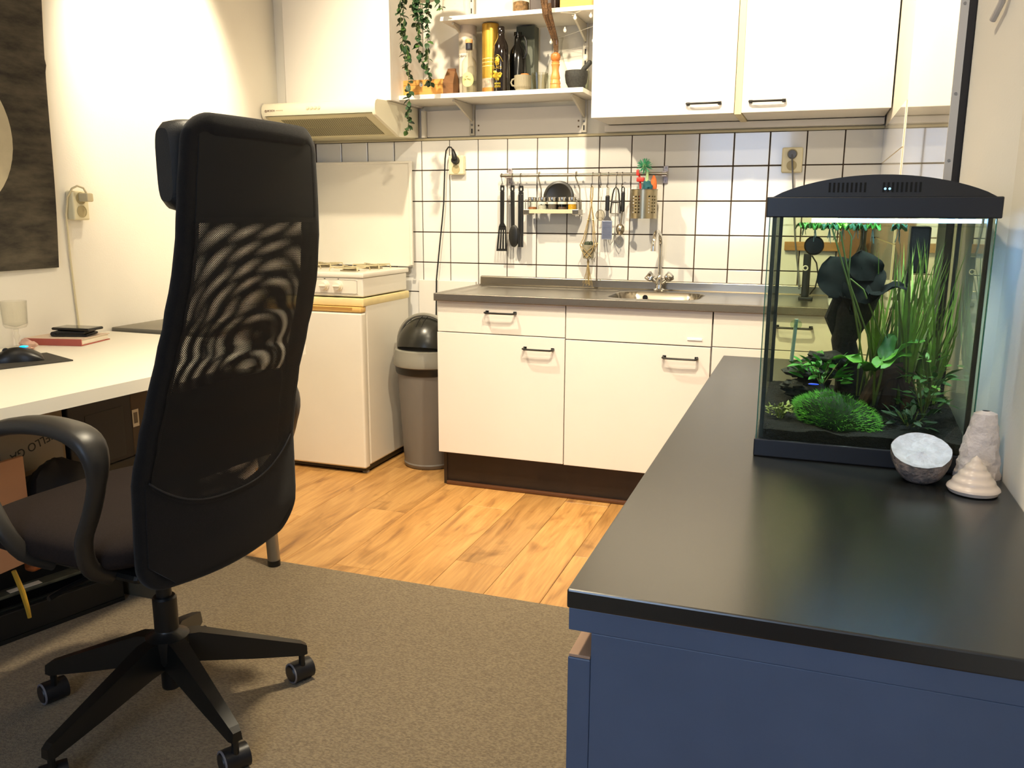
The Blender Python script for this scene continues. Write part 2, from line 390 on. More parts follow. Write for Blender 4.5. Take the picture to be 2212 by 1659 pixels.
part('edge_strip', G().box(.353, 2.088, -.543, -.5255, 0, .018, .004), mat('brown_strip', '#5d3a22', .4), t)

# worktop with the pressed-in bowl
def sdbox(x, y, cx, cy, hx, hy, r):
    qx, qy = abs(x - cx) - hx + r, abs(y - cy) - hy + r
    return math.hypot(max(qx, 0), max(qy, 0)) + min(max(qx, qy), 0) - r
def topz(x, y):
    z = .871
    e = min(x - .332, y + .6, -.03 - y)
    if e < .014: z += .004 * (1 if e < .009 else (.014 - e) / .005)
    dd = sdbox(x, y, 1.235, -.30, .185, .165, .09)
    if dd < .012: z -= .004 * min(1, (.012 - dd) / .01)
    if dd < 0: z -= .15 * min(1, (-dd / .035)) ** .6
    dd = sdbox(x, y, .72, -.30, .33, .20, .03)
    if dd < 0: z -= .005 * min(1, -dd / .02)
    return z
t = thing('worktop', 'stainless steel worktop with sink bowl and patterned front edge', 'worktop', (1.2, -.3, .843))
xs = [.332 + 1.758 * i / 220 for i in range(221)]; ys = [-.6 + .57 * j / 72 for j in range(73)]
part('top_sheet', G().grid(lambda u, v: (.332 + 1.758 * u, -.6 + .57 * v, topz(.332 + 1.758 * u, -.6 + .57 * v)), 220, 72), steel, t, 60)
pst = mat('patterned_steel', '#8b857c', .32, 1.0)
nt = pst.node_tree; b = nt.nodes['Principled BSDF']; tc = nt.nodes.new('ShaderNodeTexCoord'); mp = nt.nodes.new('ShaderNodeMapping'); mp.inputs['Rotation'].default_value = (0, R(45), 0); mp.inputs['Scale'].default_value = (1, 0, 1)
ck = nt.nodes.new('ShaderNodeTexVoronoi'); ck.inputs['Scale'].default_value = 260; ck.inputs['Randomness'].default_value = 0
bp = nt.nodes.new('ShaderNodeBump'); bp.inputs['Strength'].default_value = .6; bp.inputs['Distance'].default_value = .002
nt.links.new(tc.outputs['Object'], mp.inputs[0]); nt.links.new(mp.outputs[0], ck.inputs['Vector']); nt.links.new(ck.outputs['Distance'], bp.inputs['Height']); nt.links.new(bp.outputs[0], b.inputs['Normal'])
part('front_edge', G().box(.332, 2.09, -.603, -.588, .843, .8755, .003), pst, t, label='patterned steel edge')
part('end_edge', G().box(.329, .334, -.603, -.03, .843, .8755, .002), pst, t)
part('underside', G().box(.335, 1.0, -.588, -.03, .8432, .850), grey_metal, t, 0); part('underside', G().box(1.47, 2.09, -.588, -.03, .8432, .850), grey_metal, t, 0)
part('upstand', G().box(.318, 2.09, -.03, -.0075, .868, .912, .006, 3), steel, t, label='raised back edge')
part('overflow', G().cyl((1.16, -.146, .845), (1.16, -.142, .845), .012, n=12), black_pl, t)

# tap
t = thing('mixer_tap', 'chrome sink tap with tall swan-neck spout and two cross knobs', 'tap', (1.214, -.10, .871))
part('body', G().lathe([(.026, 0), (.026, .008), (.017, .014), (.016, .03), (.021, .036), (.021, .055), (.014, .064), (.010, .075)], (1.214, -.10, .871), 20), chrome, t)
sp = [(1.214, -.10, .93), (1.213, -.10, 1.06)] + [(1.213 - .005 * (1 - math.cos(a)), -.10 - .062 * (1 - math.cos(a)), 1.075 + .062 * math.sin(a)) for a in [PI * i / 12 for i in range(13)]] + [(1.203, -.224, 1.055)]
part('spout', G().tube(sp, [.0095] * (len(sp) - 2) + [.0105, .0115], 14), chrome, t)
for s in (-1, 1):
    a = Vector((1.214 + s * .012, -.105, .912)); b2 = a + Vector((s * .040, -.006, .032))
    kk = part('knob', G().cyl(a, a + (b2 - a) * .45, .010, n=12).cyl(a + (b2 - a) * .45, b2, .0165, .022, n=6).cyl(b2, b2 + (b2 - a).normalized() * .004, .022, .018, n=6), chrome, t)

# ================================================================== wall cabinets, hood, shelves
def wall_cab(x0, x1, hx0, hx1, lab):
    t = thing('wall_cabinet', lab, 'cabinet', ((x0 + x1) / 2, -.17, 1.604), group='white wall cabinets')
    part('body', G().box(x0 + .002, x0 + .018, -.33, -.002, 1.606, 2.35).box(x1 - .018, x1 - .002, -.33, -.002, 1.606, 2.35).box(x0 + .018, x1 - .018, -.33, -.002, 1.606, 1.622).box(x0 + .018, x1 - .018, -.33, -.002, 2.33, 2.35).box(x0 + .018, x1 - .018, -.012, -.002, 1.622, 2.33), white_lam, t, 0)
    d = part('door', G().box(x0, x1, -.35, -.331, 1.604, 2.352, .0015), white_lam, t)
    bow_handle(hx0, hx1, -.35, 1.645, d, d=.024)
    return t
wall_cab(.945, 1.523, 1.341, 1.470, 'white wall cabinet beside the open shelves, handle at lower right')
wall_cab(1.552, 2.094, 1.583, 1.713, 'white wall cabinet in the right corner, handle at lower left')
solo('filler_strip', G().box(1.5245, 1.5505, -.338, -.01, 1.600, 2.35, .001), mat('cream_filler', '#e2d3ab', .5), 'narrow cream filler strip between the two wall cabinets', 'strip')
t = thing('wall_cabinet', 'white wall cabinet over the extractor hood in the left corner', 'cabinet', (-.265, -.17, 1.712), group='white wall cabinets')
part('body', G().box(-.539, -.523, -.322, -.002, 1.714, 2.35).box(-.004, .012, -.322, -.002, 1.714, 2.35).box(-.523, -.004, -.322, -.002, 1.714, 1.73).box(-.523, -.004, -.322, -.002, 2.33, 2.35).box(-.523, -.004, -.012, -.002, 1.73, 2.33), white_lam, t, 0)
part('door', G().box(-.541, .012, -.342, -.3225, 1.712, 2.352, .0015), white_lam, t)
struct('trim_4', G().box(-.6095, -.5435, -.31, -.295, 1.70, 2.36), wallpaint, 'painted filler board between wall cabinet and left wall')
struct('trim_5', G().box(.93, 2.094, -.045, -.001, 1.576, 1.603, .002), white_lam, 'white batten under the wall cabinets')

t = thing('extractor_hood', 'cream slimline extractor hood over the gas stove', 'extractor hood', (-.306, -.22, 1.56))
prof = [(-.02, 1.712), (-.33, 1.712), (-.43, 1.708), (-.446, 1.700), (-.454, 1.685), (-.456, 1.665), (-.452, 1.650), (-.445, 1.640), (-.22, 1.563), (-.02, 1.575)]
part('housing', G().prism(prof, 0, -.602, -.586).prism(prof, 0, -.026, -.010).prism([(-.02, 1.712), (-.33, 1.712), (-.43, 1.708), (-.446, 1.700), (-.454, 1.685), (-.456, 1.665), (-.452, 1.650), (-.446, 1.652), (-.43, 1.69), (-.02, 1.70)], 0, -.586, -.026), hood_w, t, 30)
def und(u, v, dz=0.0): return (-.586 + .56 * u, -.437 + .217 * v, 1.6465 - .074 * v + dz)
part('underside', G().slab(lambda u, v: und(u, v, .0), 1, 1, lambda u, v: (0, .0012, .004)).box(-.586, -.026, -.22, -.02, 1.571, 1.577), mat('hood_underside', '#d8cfa8', .4), t, 0)
fm = mat('hood_filter', '#b9b391', .4, .5)
nt = fm.node_tree; b = nt.nodes['Principled BSDF']; tc = nt.nodes.new('ShaderNodeTexCoord'); mp = nt.nodes.new('ShaderNodeMapping'); mp.inputs['Rotation'].default_value = (0, 0, R(45)); mp.inputs['Scale'].default_value = (1, 1, 0)
ck = nt.nodes.new('ShaderNodeTexVoronoi'); ck.inputs['Scale'].default_value = 135; ck.inputs['Randomness'].default_value = 0
cr = nt.nodes.new('ShaderNodeValToRGB'); cr.color_ramp.elements[0].position = .42; cr.color_ramp.elements[0].color = lin('#5d573c'); cr.color_ramp.elements[1].position = .5; cr.color_ramp.elements[1].color = lin('#cbc39c')
nt.links.new(tc.outputs['Object'], mp.inputs[0]); nt.links.new(mp.outputs[0], ck.inputs['Vector']); nt.links.new(ck.outputs['Distance'], cr.inputs[0]); nt.links.new(cr.outputs[0], b.inputs['Base Color'])
for k in range(2):
    v0, v1 = (.14, .49) if k == 0 else (.51, .93)
    part('filter', G().slab(lambda u, v: und(.10 + .80 * u, v0 + (v1 - v0) * v, -.002), 1, 1, lambda u, v: (0, 0, .002)), fm, t, 0, label='perforated grease filter')
for k in range(4): part('button', G().cyl((-.352 + .0195 * k, -.455, 1.679), (-.352 + .0195 * k, -.460, 1.679), .0075, n=16).cyl((-.352 + .0195 * k, -.460, 1.679), (-.352 + .0195 * k, -.462, 1.679), .006, .004, n=16), mat('cream_button', '#f4eccb', .35), t)
txtbrown = mat('brown_print', '#7a4a2a', .6)
text('BOSCH', .0125, txtbrown, face_front((-.548, -.4562, 1.672)), t)
for k in range(6): part('small_print', G().box(-.522 + .0065 * k, -.518 + .0065 * k, -.4566, -.4556, 1.6715, 1.6735), mat('pale_print', '#b58a55', .6), t, 0)
part('emblem', G().tube([(-.577 + .0055 * math.cos(a), -.4562, 1.671 + .0055 * math.sin(a)) for a in [2 * PI * i / 16 for i in range(16)]], .0008, 5, closed=True).box(-.5785, -.5755, -.4566, -.4556, 1.668, 1.674), txtbrown, t)

# shelf uprights, brackets and boards
track = mat('track_white', '#cfc8b8', .45, .2)
for X, n in ((.272, 'left'), (.826, 'right')):
    t = thing('shelf_upright', f'slotted white metal shelf upright, {n} of the two under the shelves', 'shelf upright', (X, -.006, 1.58), group='shelf uprights')
    part('rail', G().box(X - .0115, X - .0085, -.016, .0, 1.58, 2.5).box(X + .0085, X + .0115, -.016, .0, 1.58, 2.5).box(X - .0085, X + .0085, -.014, .0, 1.58, 2.5), track, t, 0)
    for i, z in enumerate((1.60, 1.655, 1.78, 1.83, 1.88, 1.93, 1.98, 2.09, 2.14, 2.19)):
        part('slot', G().box(X - .003, X + .003, -.0155, -.0135, z - .011, z + .011), black_pl, t, 0)
    part('screw', G().cyl((X, -.013, 1.628), (X, -.017, 1.628), .005, n=10), grey_metal, t)
    for z, x1 in ((1.719, 0), (2.046, 0)):
        part('bracket', G().prism([(-.014, z), (-.235, z), (-.235, z - .010), (-.20, z - .016), (-.014, z - .075)], 0, X - .0045, X + .0045), track, t, 0)
t = thing('wall_shelf', 'lower white wall shelf holding bottles and mugs', 'shelf', (.43, -.13, 1.722), group='white wall shelves')
part('board', G().box(-.003, .884, -.262, -.0005, 1.7215, 1.7415, .0015), white_shelf, t)
t = thing('wall_shelf', 'upper white wall shelf above the bottles', 'shelf', (.57, -.13, 2.048), group='white wall shelves')
part('board', G().box(.222, .93, -.262, -.0005, 2.0485, 2.0665, .0015), white_shelf, t)
t = thing('back_board', 'white board with bored holes fixed to the wall under the shelves', 'board', (.43, -.006, 1.58))
part('board', G().box(.032, .258, -.006, -.0002, 1.578, 1.70, .001).box(.286, .812, -.006, -.0002, 1.578, 1.70, .001), white_lam, t, 0)
for x, z in ((.303, 1.625), (.303, 1.603), (.798, 1.632), (.798, 1.606)): part('screw_hole', G().cyl((x, -.0062, z), (x, -.0072, z), .0042, n=10), mat('brown_hole', '#6d5940', .8), t)
struct('trim_6', G().box(.0125, .03, -.03, .0, 1.575, 1.70), wallpaint, 'added white strip standing in for the band of light beside the extractor hood')  # added strip, stands in for light falling between hood and shelf

# ================================================================== stove on the small fridge
t = thing('fridge', 'small white fridge with yellowed top edge, under the gas stove', 'fridge', (-.33, -.3, 0))
part('body', G().box(-.600, -.060, -.495, -.06, .035, .815, .008), enamel, t)
part('top_trim', G().box(-.604, -.057, -.525, -.055, .792, .829, .006), mat('cream_trim', '#ecd9a0', .5, var=.06, vs=9), t, label='yellowed cream top trim')
d = part('door', G().box(-.601, -.059, -.545, -.498, .028, .764, .008, 3), enamel, t)
part('grip', G().box(-.601, -.0595, -.545, -.498, .766, .790, .006, 2), mat('ochre_grip', '#dfb56a', .45, var=.05, vs=8), d, label='yellowed grip strip')
part('grip_recess_shade', G().box(-.45, -.105, -.5455, -.542, .7765, .7885), mat('grip_shadow', '#b98a45', .6), d, 0)  # flat strip; the shade of the recess is put into its colour
part('base_frame', G().box(-.595, -.067, -.53, -.08, .012, .034), black_pl, t, 0)
for x, y in ((-.57, -.5), (-.085, -.5), (-.57, -.1), (-.085, -.1)): part('foot', G().cyl((x, y, 0), (x, y, .014), .016, n=12), mat('grey_foot', '#9a958c', .5), t)

t = thing('gas_stove', 'white table-top gas stove with raised lid, standing on the small fridge', 'stove', (-.33, -.29, .83))
part('body', G().box(-.600, -.064, -.512, -.07, .8345, .921, .006), enamel, t)
part('hob_tray', G().box(-.606, -.058, -.518, -.055, .9215, .944, .005), enamel, t)
part('control_panel', G().box(-.585, -.09, -.5145, -.511, .848, .912, .001), mat('panel_white', '#f0e9da', .3), t)
part('panel_outline', G().tube([(-.582, -.515, .852), (-.582, -.515, .908), (-.575, -.515, .911), (-.100, -.515, .911), (-.093, -.515, .908), (-.093, -.515, .852), (-.1, -.515, .849), (-.575, -.515, .849)], .0007, 4, closed=True), grey_metal, t)
for x in (-.545, -.47, -.40, -.262, -.19):
    kb = part('knob', G().cyl((x, -.5145, .883), (x, -.521, .883), .0245, .0235, n=24).cyl((x, -.521, .883), (x, -.536, .883), .019, .0175, n=24), mat('knob_white', '#f1ead8', .3), t)
    part('knob_grip', G().box(x - .017, x + .017, -.543, -.536, .8795, .8865, .002), mat('knob_white'), kb)
    part('mark', G().box(x - .0035, x + .0035, -.5152, -.5142, .913, .916), black_pl, t, 0)
bm_ = mat('burner_cap', '#8f8468', .6, .3, var=.2, vs=30); gm_ = mat('pan_support', '#cfc29c', .5, .2, var=.1, vs=30)
for x, y, r in ((-.47, -.39, .042), (-.20, -.39, .034), (-.47, -.18, .034), (-.20, -.18, .042)):
    part('burner', G().lathe([(r + .012, 0), (r + .012, .004), (r * .9, .006), (r * .9, .011), (r, .012), (r, .016), (r * .7, .018)], (x, y, .9435), 24), bm_, t)
    g = G()
    for k in range(4):
        a = k * PI / 2 + PI / 4; ca, sa = math.cos(a), math.sin(a)
        g.tube([(x + ca * .105, y + sa * .085, .946), (x + ca * .10, y + sa * .08, .964), (x + ca * .03, y + sa * .03, .964)], .0035, 6)
    g.tube([(x + .075 * math.cos(2 * PI * i / 24), y + .065 * math.sin(2 * PI * i / 24), .960) for i in range(24)], .003, 5, closed=True)
    part('pan_support', g, gm_, t)
lid = part('lid', G().slab(lambda u, v: (-.600 + .562 * u + .018 * 0, -.052 - .003 * v, .950 + .512 * v), 1, 1, lambda u, v: (0, .006, 0)).box(-.604, -.034, -.062, -.044, 1.452, 1.464, .003).box(-.604, -.590, -.062, -.044, .955, 1.455, .003).box(-.048, -.034, -.062, -.044, .955, 1.455, .003), enamel, t)
part('hinge', G().cyl((-.052, -.066, .948), (-.034, -.066, .948), .006, n=10), grey_metal, t)
part('hinge', G().cyl((-.604, -.066, .948), (-.586, -.066, .948), .006, n=10), grey_metal, t)

# swing-top bin
t = thing('swing_bin', 'grey round waste bin with black push lid, between fridge and base cabinet', 'bin', (.14, -.27, 0))
bc = (.142, -.265, 0); bg = mat('bin_grey', '#77726c', .42, var=.02, vs=6); bg2 = mat('bin_rim', '#8e8b80', .42)
part('body', G().lathe([(.118, .0), (.124, .006), (.127, .02), (.124, .026), (.150, .47), (.152, .475), (.140, .475), (.118, .03), (.0, .028)], bc, 40), bg, t)
part('liner_band', G().lathe([(.154, .462), (.158, .47), (.160, .505), (.154, .507)], bc, 40), black_pl, t, label='black liner edge')
part('rim', G().lathe([(.160, .497), (.167, .502), (.169, .515), (.163, .545), (.158, .575), (.150, .578)], bc, 40), bg2, t)
def dome(u, v, r=.157, h=.168, s=0.0):
    a = u * PI; bb = v * PI
    return (bc[0] + (r + s) * math.cos(bb), bc[1] - 0 + (r + s) * math.sin(bb) * math.cos(a), .572 + (h + s) * math.sin(bb) * math.sin(a))
part('hood_back', G().slab(lambda u, v: dome(.02 + .44 * u, v), 12, 24, lambda u, v: (0, -.004, -.004)), bg2, t)
def arch(v, w): 
    bb = v * PI; return (bc[0] + .160 * math.cos(bb), bc[1] + w, .572 + .174 * math.sin(bb))
part('hood_arch', G().tube([(bc[0] + .158 * math.cos(bb), bc[1] - .035 * math.sin(bb), .574 + .168 * math.sin(bb)) for bb in [PI * i / 28 for i in range(29)]], .009, 8, flat=(1, 1)), bg2, t)
fp = part('flap', G().slab(lambda u, v: dome(.50 + .44 * u, .03 + .94 * v, .150, .162), 14, 28, lambda u, v: (0, .004, -.003)), mat('flap_black', '#24241f', .28), t, label='black push flap')
part('flap_ridge', G().tube([dome(.56 + .02 * i, .5 - .03, .151, .163) for i in range(10)], .0015, 5).tube([dome(.56 + .02 * i, .5 + .03, .151, .163) for i in range(10)], .0015, 5), black_pl, fp)

# white board on the wall behind the bin, left of the sink
solo('splash_board', G().box(-.018, .292, -.026, -.009, .50, .882, .002), white_lam, 'white board standing against tiles between bin and worktop', 'board')

# sockets with plugs
def socket(x0, x1, z0, z1, lab, yb=-.0075):
    t = thing('wall_socket', lab, 'socket', ((x0 + x1) / 2, yb, z0), group='double wall sockets')
    pl_ = mat('socket_cream', '#ece2bd', .4)
    part('plate', G().box(x0, x1, yb - .032, yb, z0, z1, .006, 3), pl_, t)
    xc = (x0 + x1) / 2; h = (z1 - z0)
    for zz in (z0 + h * .28, z0 + h * .74):
        part('outlet', G().lathe([(.021, 0), (.021, .001), (.0185, .001), (.0185, -.006), (0, -.006)], (0, 0, 0), 24).xf(Matrix.Translation((xc, yb - .0325, zz)) @ Matrix.Rotation(PI / 2, 4, 'X')), mat('socket_inner', '#b9ab80', .5), t)
        for s in (-1, 1): part('pin_hole', G().cyl((xc + s * .0075, yb - .0275, zz), (xc + s * .0075, yb - .0268, zz), .003, n=8), black_pl, t)
    return t
socket(.158, .236, 1.396, 1.487, 'cream double socket on the tiles, black plug in the upper half')
socket(1.703, 1.787, 1.388, 1.492, 'cream double socket above the fish tank with grey plug')
t = thing('power_cord', 'black power cord and plug hanging down tiles beside the stove', 'cord', (.1, -.03, .87))
part('plug', G().cyl((.199, -.040, 1.462), (.199, -.062, 1.464), .019, .017, n=16).tube([(.199, -.055, 1.468), (.197, -.06, 1.488), (.192, -.058, 1.505), (.188, -.055, 1.513)], [.015, .012, .008, .006], 10), black_pl, t)
part('cable', G().tube([(.190, -.055, 1.51), (.178, -.05, 1.524), (.162, -.045, 1.526), (.147, -.04, 1.510), (.139, -.035, 1.47), (.134, -.03, 1.41), (.130, -.03, 1.33), (.127, -.03, 1.26), (.118, -.03, 1.18), (.108, -.03, 1.10), (.097, -.03, 1.01), (.090, -.03, .95), (.083, -.032, .885), (.080, -.034, .70)], .0035, 7), black_pl, t)
t = thing('power_cord', 'grey power cord from the socket above the fish tank', 'cord', (1.74, -.03, 1.0))
part('plug', G().cyl((1.745, -.040, 1.463), (1.745, -.064, 1.462), .019, .016, n=16), mat('plug_grey', '#5a5d66', .4), t)
part('cable', G().tube([(1.745, -.062, 1.46), (1.746, -.07, 1.44), (1.75, -.06, 1.40), (1.756, -.04, 1.33), (1.764, -.03, 1.25), (1.78, -.03, 1.1), (1.80, -.04, .98), (1.81, -.08, .90)], .0035, 7), mat('plug_grey'), t)

# ================================================================== rail with hanging things
RY, RZ = -.055, 1.388
t = thing('utensil_rail', 'steel wall rail for kitchen utensils above the worktop', 'rail', (.83, -.03, 1.345))
part('tube', G().cyl((.434, RY, RZ), (1.222, RY, RZ), .0075, n=16), steel, t)
for x in (.466, 1.209):
    p = part('wall_plate', G().box(x - .0105, x + .0105, -.014, -.0075, 1.348, 1.425, .002).box(x - .0105, x + .0105, RY - .004, -.008, 1.377, 1.40, .002), mat('rail_plate', '#b7aeb0', .4, .5), t)
    for z in (1.358, 1.416): part('screw', G().cyl((x, -.014, z), (x, -.0165, z), .0035, n=8), grey_metal, p)

def s_hook(x, zlow, lab, tilt=0.0):
    g = G()
    P = [(x, RY + .011 * math.cos(a), RZ + .0095 * math.sin(a)) for a in [R(-20) + R(200) * i / 10 for i in range(11)]]
    P += [(x + tilt * .5, RY - .012, (RZ + zlow) / 2 + .01), (x + tilt, RY - .008, zlow + .012)]
    P += [(x + tilt - .001, RY - .008 - .008 * (1 - math.cos(a)) , zlow + .008 - .008 * math.sin(a)) for a in [PI * i / 8 for i in range(1, 9)]]
    P += [(x + tilt, RY - .024, zlow + .016)]
    return solo('s_hook', g.tube(P, .0018, 7), mat('hook_steel', '#6f675c', .3, 1), lab, 'hook', 'hooks on the steel rail')
HK = [(.440, 1.336, .008, 'steel hook holding the black slotted turner'), (.494, 1.336, .004, 'steel hook holding the black spoon'), (.536, 1.336, .003, 'steel hook holding the black tongs'),
      (.884, 1.333, .0, 'steel hook holding the macrame plant hanger'), (.919, 1.330, .006, 'empty steel hook on the rail beside the macrame hanger'), (.957, 1.331, .0, 'steel hook holding the grater'),
      (.996, 1.331, .002, 'steel hook holding the wire-handled peeler'), (1.021, 1.331, .004, 'steel hook holding the small sieve')]
for x, z, tl, lab in HK: s_hook(x, z, lab, tl)
UY = RY - .016
def handle_prof(g, x, zt, zb, w0, w1, th=.006, dx=0.0):
    """flat handle with a hole near its top"""
    n = 10; out = []; zc = zt - .016
    hole = [(x + .0048 * math.sin(a), zc + .0075 * math.cos(a)) for a in [2 * PI * i / 12 for i in range(12)]]
    oute = [(x - w0, zt - .004), (x - w0 + .004, zt), (x + w0 - .004, zt), (x + w0, zt - .004), (x + w0, zc - .014), (x - w0, zc - .014)]
    # ring of quads round the hole: sample the outer rectangle by angle
    ring = []
    for i in range(12):
        a = 2 * PI * i / 12; d = Vector((math.sin(a), math.cos(a)))
        kx = w0 / abs(d.x) if abs(d.x) > 1e-6 else 9; kz = (.014 if d.y < 0 else .016) / abs(d.y) if abs(d.y) > 1e-6 else 9
        kk = min(kx, kz); ring.append((x + d.x * kk, zc + d.y * kk))
    v = []
    for y in (UY - th / 2, UY + th / 2):
        v += [(p[0], y, p[1]) for p in ring] + [(p[0], y, p[1]) for p in hole]
    f = []
    for i in range(12):
        j = (i + 1) % 12
        f += [(i, j, 12 + j, 12 + i), (24 + j, 24 + i, 36 + i, 36 + j), (i, 24 + i, 24 + j, j), (12 + j, 36 + j, 36 + i, 12 + i)]
    g.add(v, f)
    g.add([(x - w0, UY - th / 2, zc - .014), (x + w0, UY - th / 2, zc - .014), (x + w0, UY + th / 2, zc - .014), (x - w0, UY + th / 2, zc - .014),
           (x + dx - w1, UY - th / 2, zb), (x + dx + w1, UY - th / 2, zb), (x + dx + w1, UY + th / 2, zb), (x + dx - w1, UY + th / 2, zb)],
          [(0, 1, 5, 4), (2, 3, 7, 6), (1, 2, 6, 5), (3, 0, 4, 7), (4, 5, 6, 7)])
    return g
nylon = mat('black_nylon', '#141413', .42)
t = thing('slotted_turner', 'black slotted turner hanging leftmost on the steel rail', 'turner', (.45, UY, 1.03), group='black utensils on the rail')
part('handle', handle_prof(G(), .449, 1.343, 1.168, .0095, .0085, .009, -.001), nylon, t)
x0 = .448
g = G().prism([(x0 - .0085, 1.170), (x0 + .0085, 1.170), (x0 + .020, 1.150), (x0 - .016, 1.150)], 1, UY - .0025, UY + .0025)
g.prism([(x0 - .016, 1.152), (x0 + .020, 1.152), (x0 + .021, 1.135), (x0 - .018, 1.135)], 1, UY - .0025, UY + .0025)
for k in range(4):
    a = -.018 + .0108 * k; c = -.0275 + .0142 * k
    g.prism([(x0 + a, 1.136), (x0 + a + .0066, 1.136), (x0 + c + .0086, 1.046), (x0 + c, 1.046)], 1, UY - .002, UY + .002)
g.prism([(x0 - .0275, 1.047), (x0 + .0238, 1.047), (x0 + .0238, 1.036), (x0 - .0285, 1.036)], 1, UY - .002, UY + .002)
part('blade', g, nylon, t, 0)
t = thing('cooking_spoon', 'black solid cooking spoon between turner and tongs on the rail', 'spoon', (.505, UY, 1.06), group='black utensils on the rail')
part('handle', handle_prof(G(), .500, 1.343, 1.15, .0095, .008, .009, .003), nylon, t)
part('bowl', G().blob((.509, UY - .002, 1.108), (.0265, .009, .053), 18, 14).tube([(.503, UY, 1.16), (.506, UY, 1.135)], [.008, .014], 10, flat=(1, .5)), nylon, t)
t = thing('kitchen_tongs', 'black straight tongs right of the black spoon on the rail', 'tongs', (.545, UY, 1.05), group='black utensils on the rail')
part('arm', handle_prof(G(), .543, 1.341, 1.30, .0115, .0115, .008).box(.5315, .5412, UY - .012, UY + .004, 1.056, 1.302, .002), nylon, t)
part('arm', G().box(.5452, .5552, UY - .012, UY + .004, 1.056, 1.302, .002), nylon, t)

# spice rack hanging from the rail
t = thing('spice_rack', 'narrow cream and steel spice rack hung from the steel rail', 'rack', (.705, -.08, 1.205))
part('tray', G().box(.596, .815, -.118, -.045, 1.2165, 1.2195).box(.600, .811, -.122, -.118, 1.2135, 1.232, .001), mat('rack_cream', '#d8cba9', .4), t)
for x in (.587, .823): part('end_cap', G().box(x - .016, x + .013, -.123, -.042, 1.208, 1.232, .002), steel, t)
part('hanger', G().tube([(.627, RY + .010, RZ - .002), (.627, RY + .006, RZ + .0095), (.627, RY - .009, RZ + .008), (.627, RY - .012, RZ - .012), (.635, -.05, 1.325), (.635, -.042, 1.23)], .0085, 8, flat=(.25, 1)), steel, t)
part('hanger', G().tube([(.806, RY + .010, RZ - .002), (.806, RY + .006, RZ + .0095), (.806, RY - .009, RZ + .008), (.806, RY - .012, RZ - .012), (.822, -.05, 1.325), (.824, -.042, 1.23)], .0085, 8, flat=(.25, 1)), steel, t)
part('side_wire', G().tube([(.581, -.12, 1.232), (.581, -.12, 1.275), (.581, -.045, 1.275), (.581, -.045, 1.232)], .0018, 6), steel, t)
part('side_wire', G().tube([(.829, -.12, 1.232), (.829, -.12, 1.275), (.829, -.045, 1.275), (.829, -.045, 1.232)], .0018, 6), steel, t)
jg = glass('jar_glass', (.93, .95, .92), edge=.3)
SP = [('#a5683c', .022, 'orange-brown spice low in the jar'), ('#c9c3b4', .030, 'pale grey spice'), ('#6b6055', .034, 'dark grey-brown spice'), ('#5c4430', .022, 'dark brown pepper'), ('#dca216', .042, 'bright yellow spice')]
for i, (c, h, lab) in enumerate(SP):
    x = .607 + .048 * i
    t = thing('spice_jar', f'glass spice jar with steel lid holding {lab}', 'jar', (x, -.092, 1.2195), group='spice jars in the hanging rack')
    part('glass', G().lathe([(.0215, 0), (.0215, .044), (.0185, .049), (.018, .052)], (x, -.092, 1.2198), 20), jg, t)
    part('lid', G().lathe([(.0205, .050), (.0208, .052), (.0208, .066), (.019, .068)], (x, -.092, 1.2198), 20), chrome, t)
    part('contents', G().lathe([(.0195, .002), (.0195, h), (.01, h + .002)], (x, -.092, 1.2198), 18), mat('spice' + str(i), c, .85, var=.25, vs=200), t)
    if i: part('label', G().lathe([(.0218, .036), (.0218, .046)], (x, -.092, 1.2198), 20).xf(Matrix.Identity(4)), mat('white_label', '#eee8d6', .7), t)
solo('round_lid', G().lathe([(.0, .004), (.055, .004), (.062, .008), (.071, .006), (.074, .001), (.072, -.002), (.0, 0)], (0, 0, 0), 40).xf(Matrix.Translation((.722, -.055, 1.289)) @ Matrix.Rotation(R(84), 4, 'X')), mat('lid_black', '#1a1815', .35), 'round black pan lid standing upright behind the spice jars', 'lid')

# macrame hanger with a small pot
rope = mat('jute_rope', '#b39a68', .9, var=.2, vs=150, bump=.5, bs=500)
t = thing('macrame_hanger', 'jute macrame hanger dangling from the steel rail', 'plant hanger', (.88, UY, .872))
part('loop', G().tube([(.884, UY, 1.252), (.8785, UY, 1.29), (.880, UY, 1.33), (.8855, UY, 1.337), (.889, UY, 1.33), (.889, UY, 1.29), (.884, UY, 1.252)], .0026, 6), rope, t)
pc = Vector((.877, UY - .010, 1.055))
ends = [(-.026, -.022), (.026, -.022), (.026, .018), (-.026, .018)]
for a, c in ends:
    P = [(.884, UY, 1.256), (.884 + a * .35, UY + c * .3, 1.20), (.880 + a * .9, pc.y + c * .9, 1.10), (pc.x + a * 1.28, pc.y + c * 1.28, 1.072), (pc.x + a * .9, pc.y + c * 1.2, 1.045), (pc.x + a * .0, pc.y + c * 1.1, 1.012), (pc.x, pc.y, .998)]
    part('cord', G().tube(P, .0022, 6), rope, t)
    P = [(pc.x + a * 1.28, pc.y + c * 1.28, 1.072), (pc.x + a * .3, pc.y + c * 1.45, 1.047), (pc.x - a * .7, pc.y + c * 1.05, 1.02)]
    part('net_cord', G().tube(P, .0019, 6), rope, t)
    for z, k in ((1.185, .45), (1.13, .75), (1.078, 1.2)): part('bead', G().blob((.882 + a * k, UY + c * k * .9 - .003, z), (.0038, .0038, .0038), 8, 6), mat('bead_wood', '#e2cfa4', .5), t)
part('knot', G().blob((pc.x, pc.y, .994), (.006, .006, .010), 10, 8), rope, t)
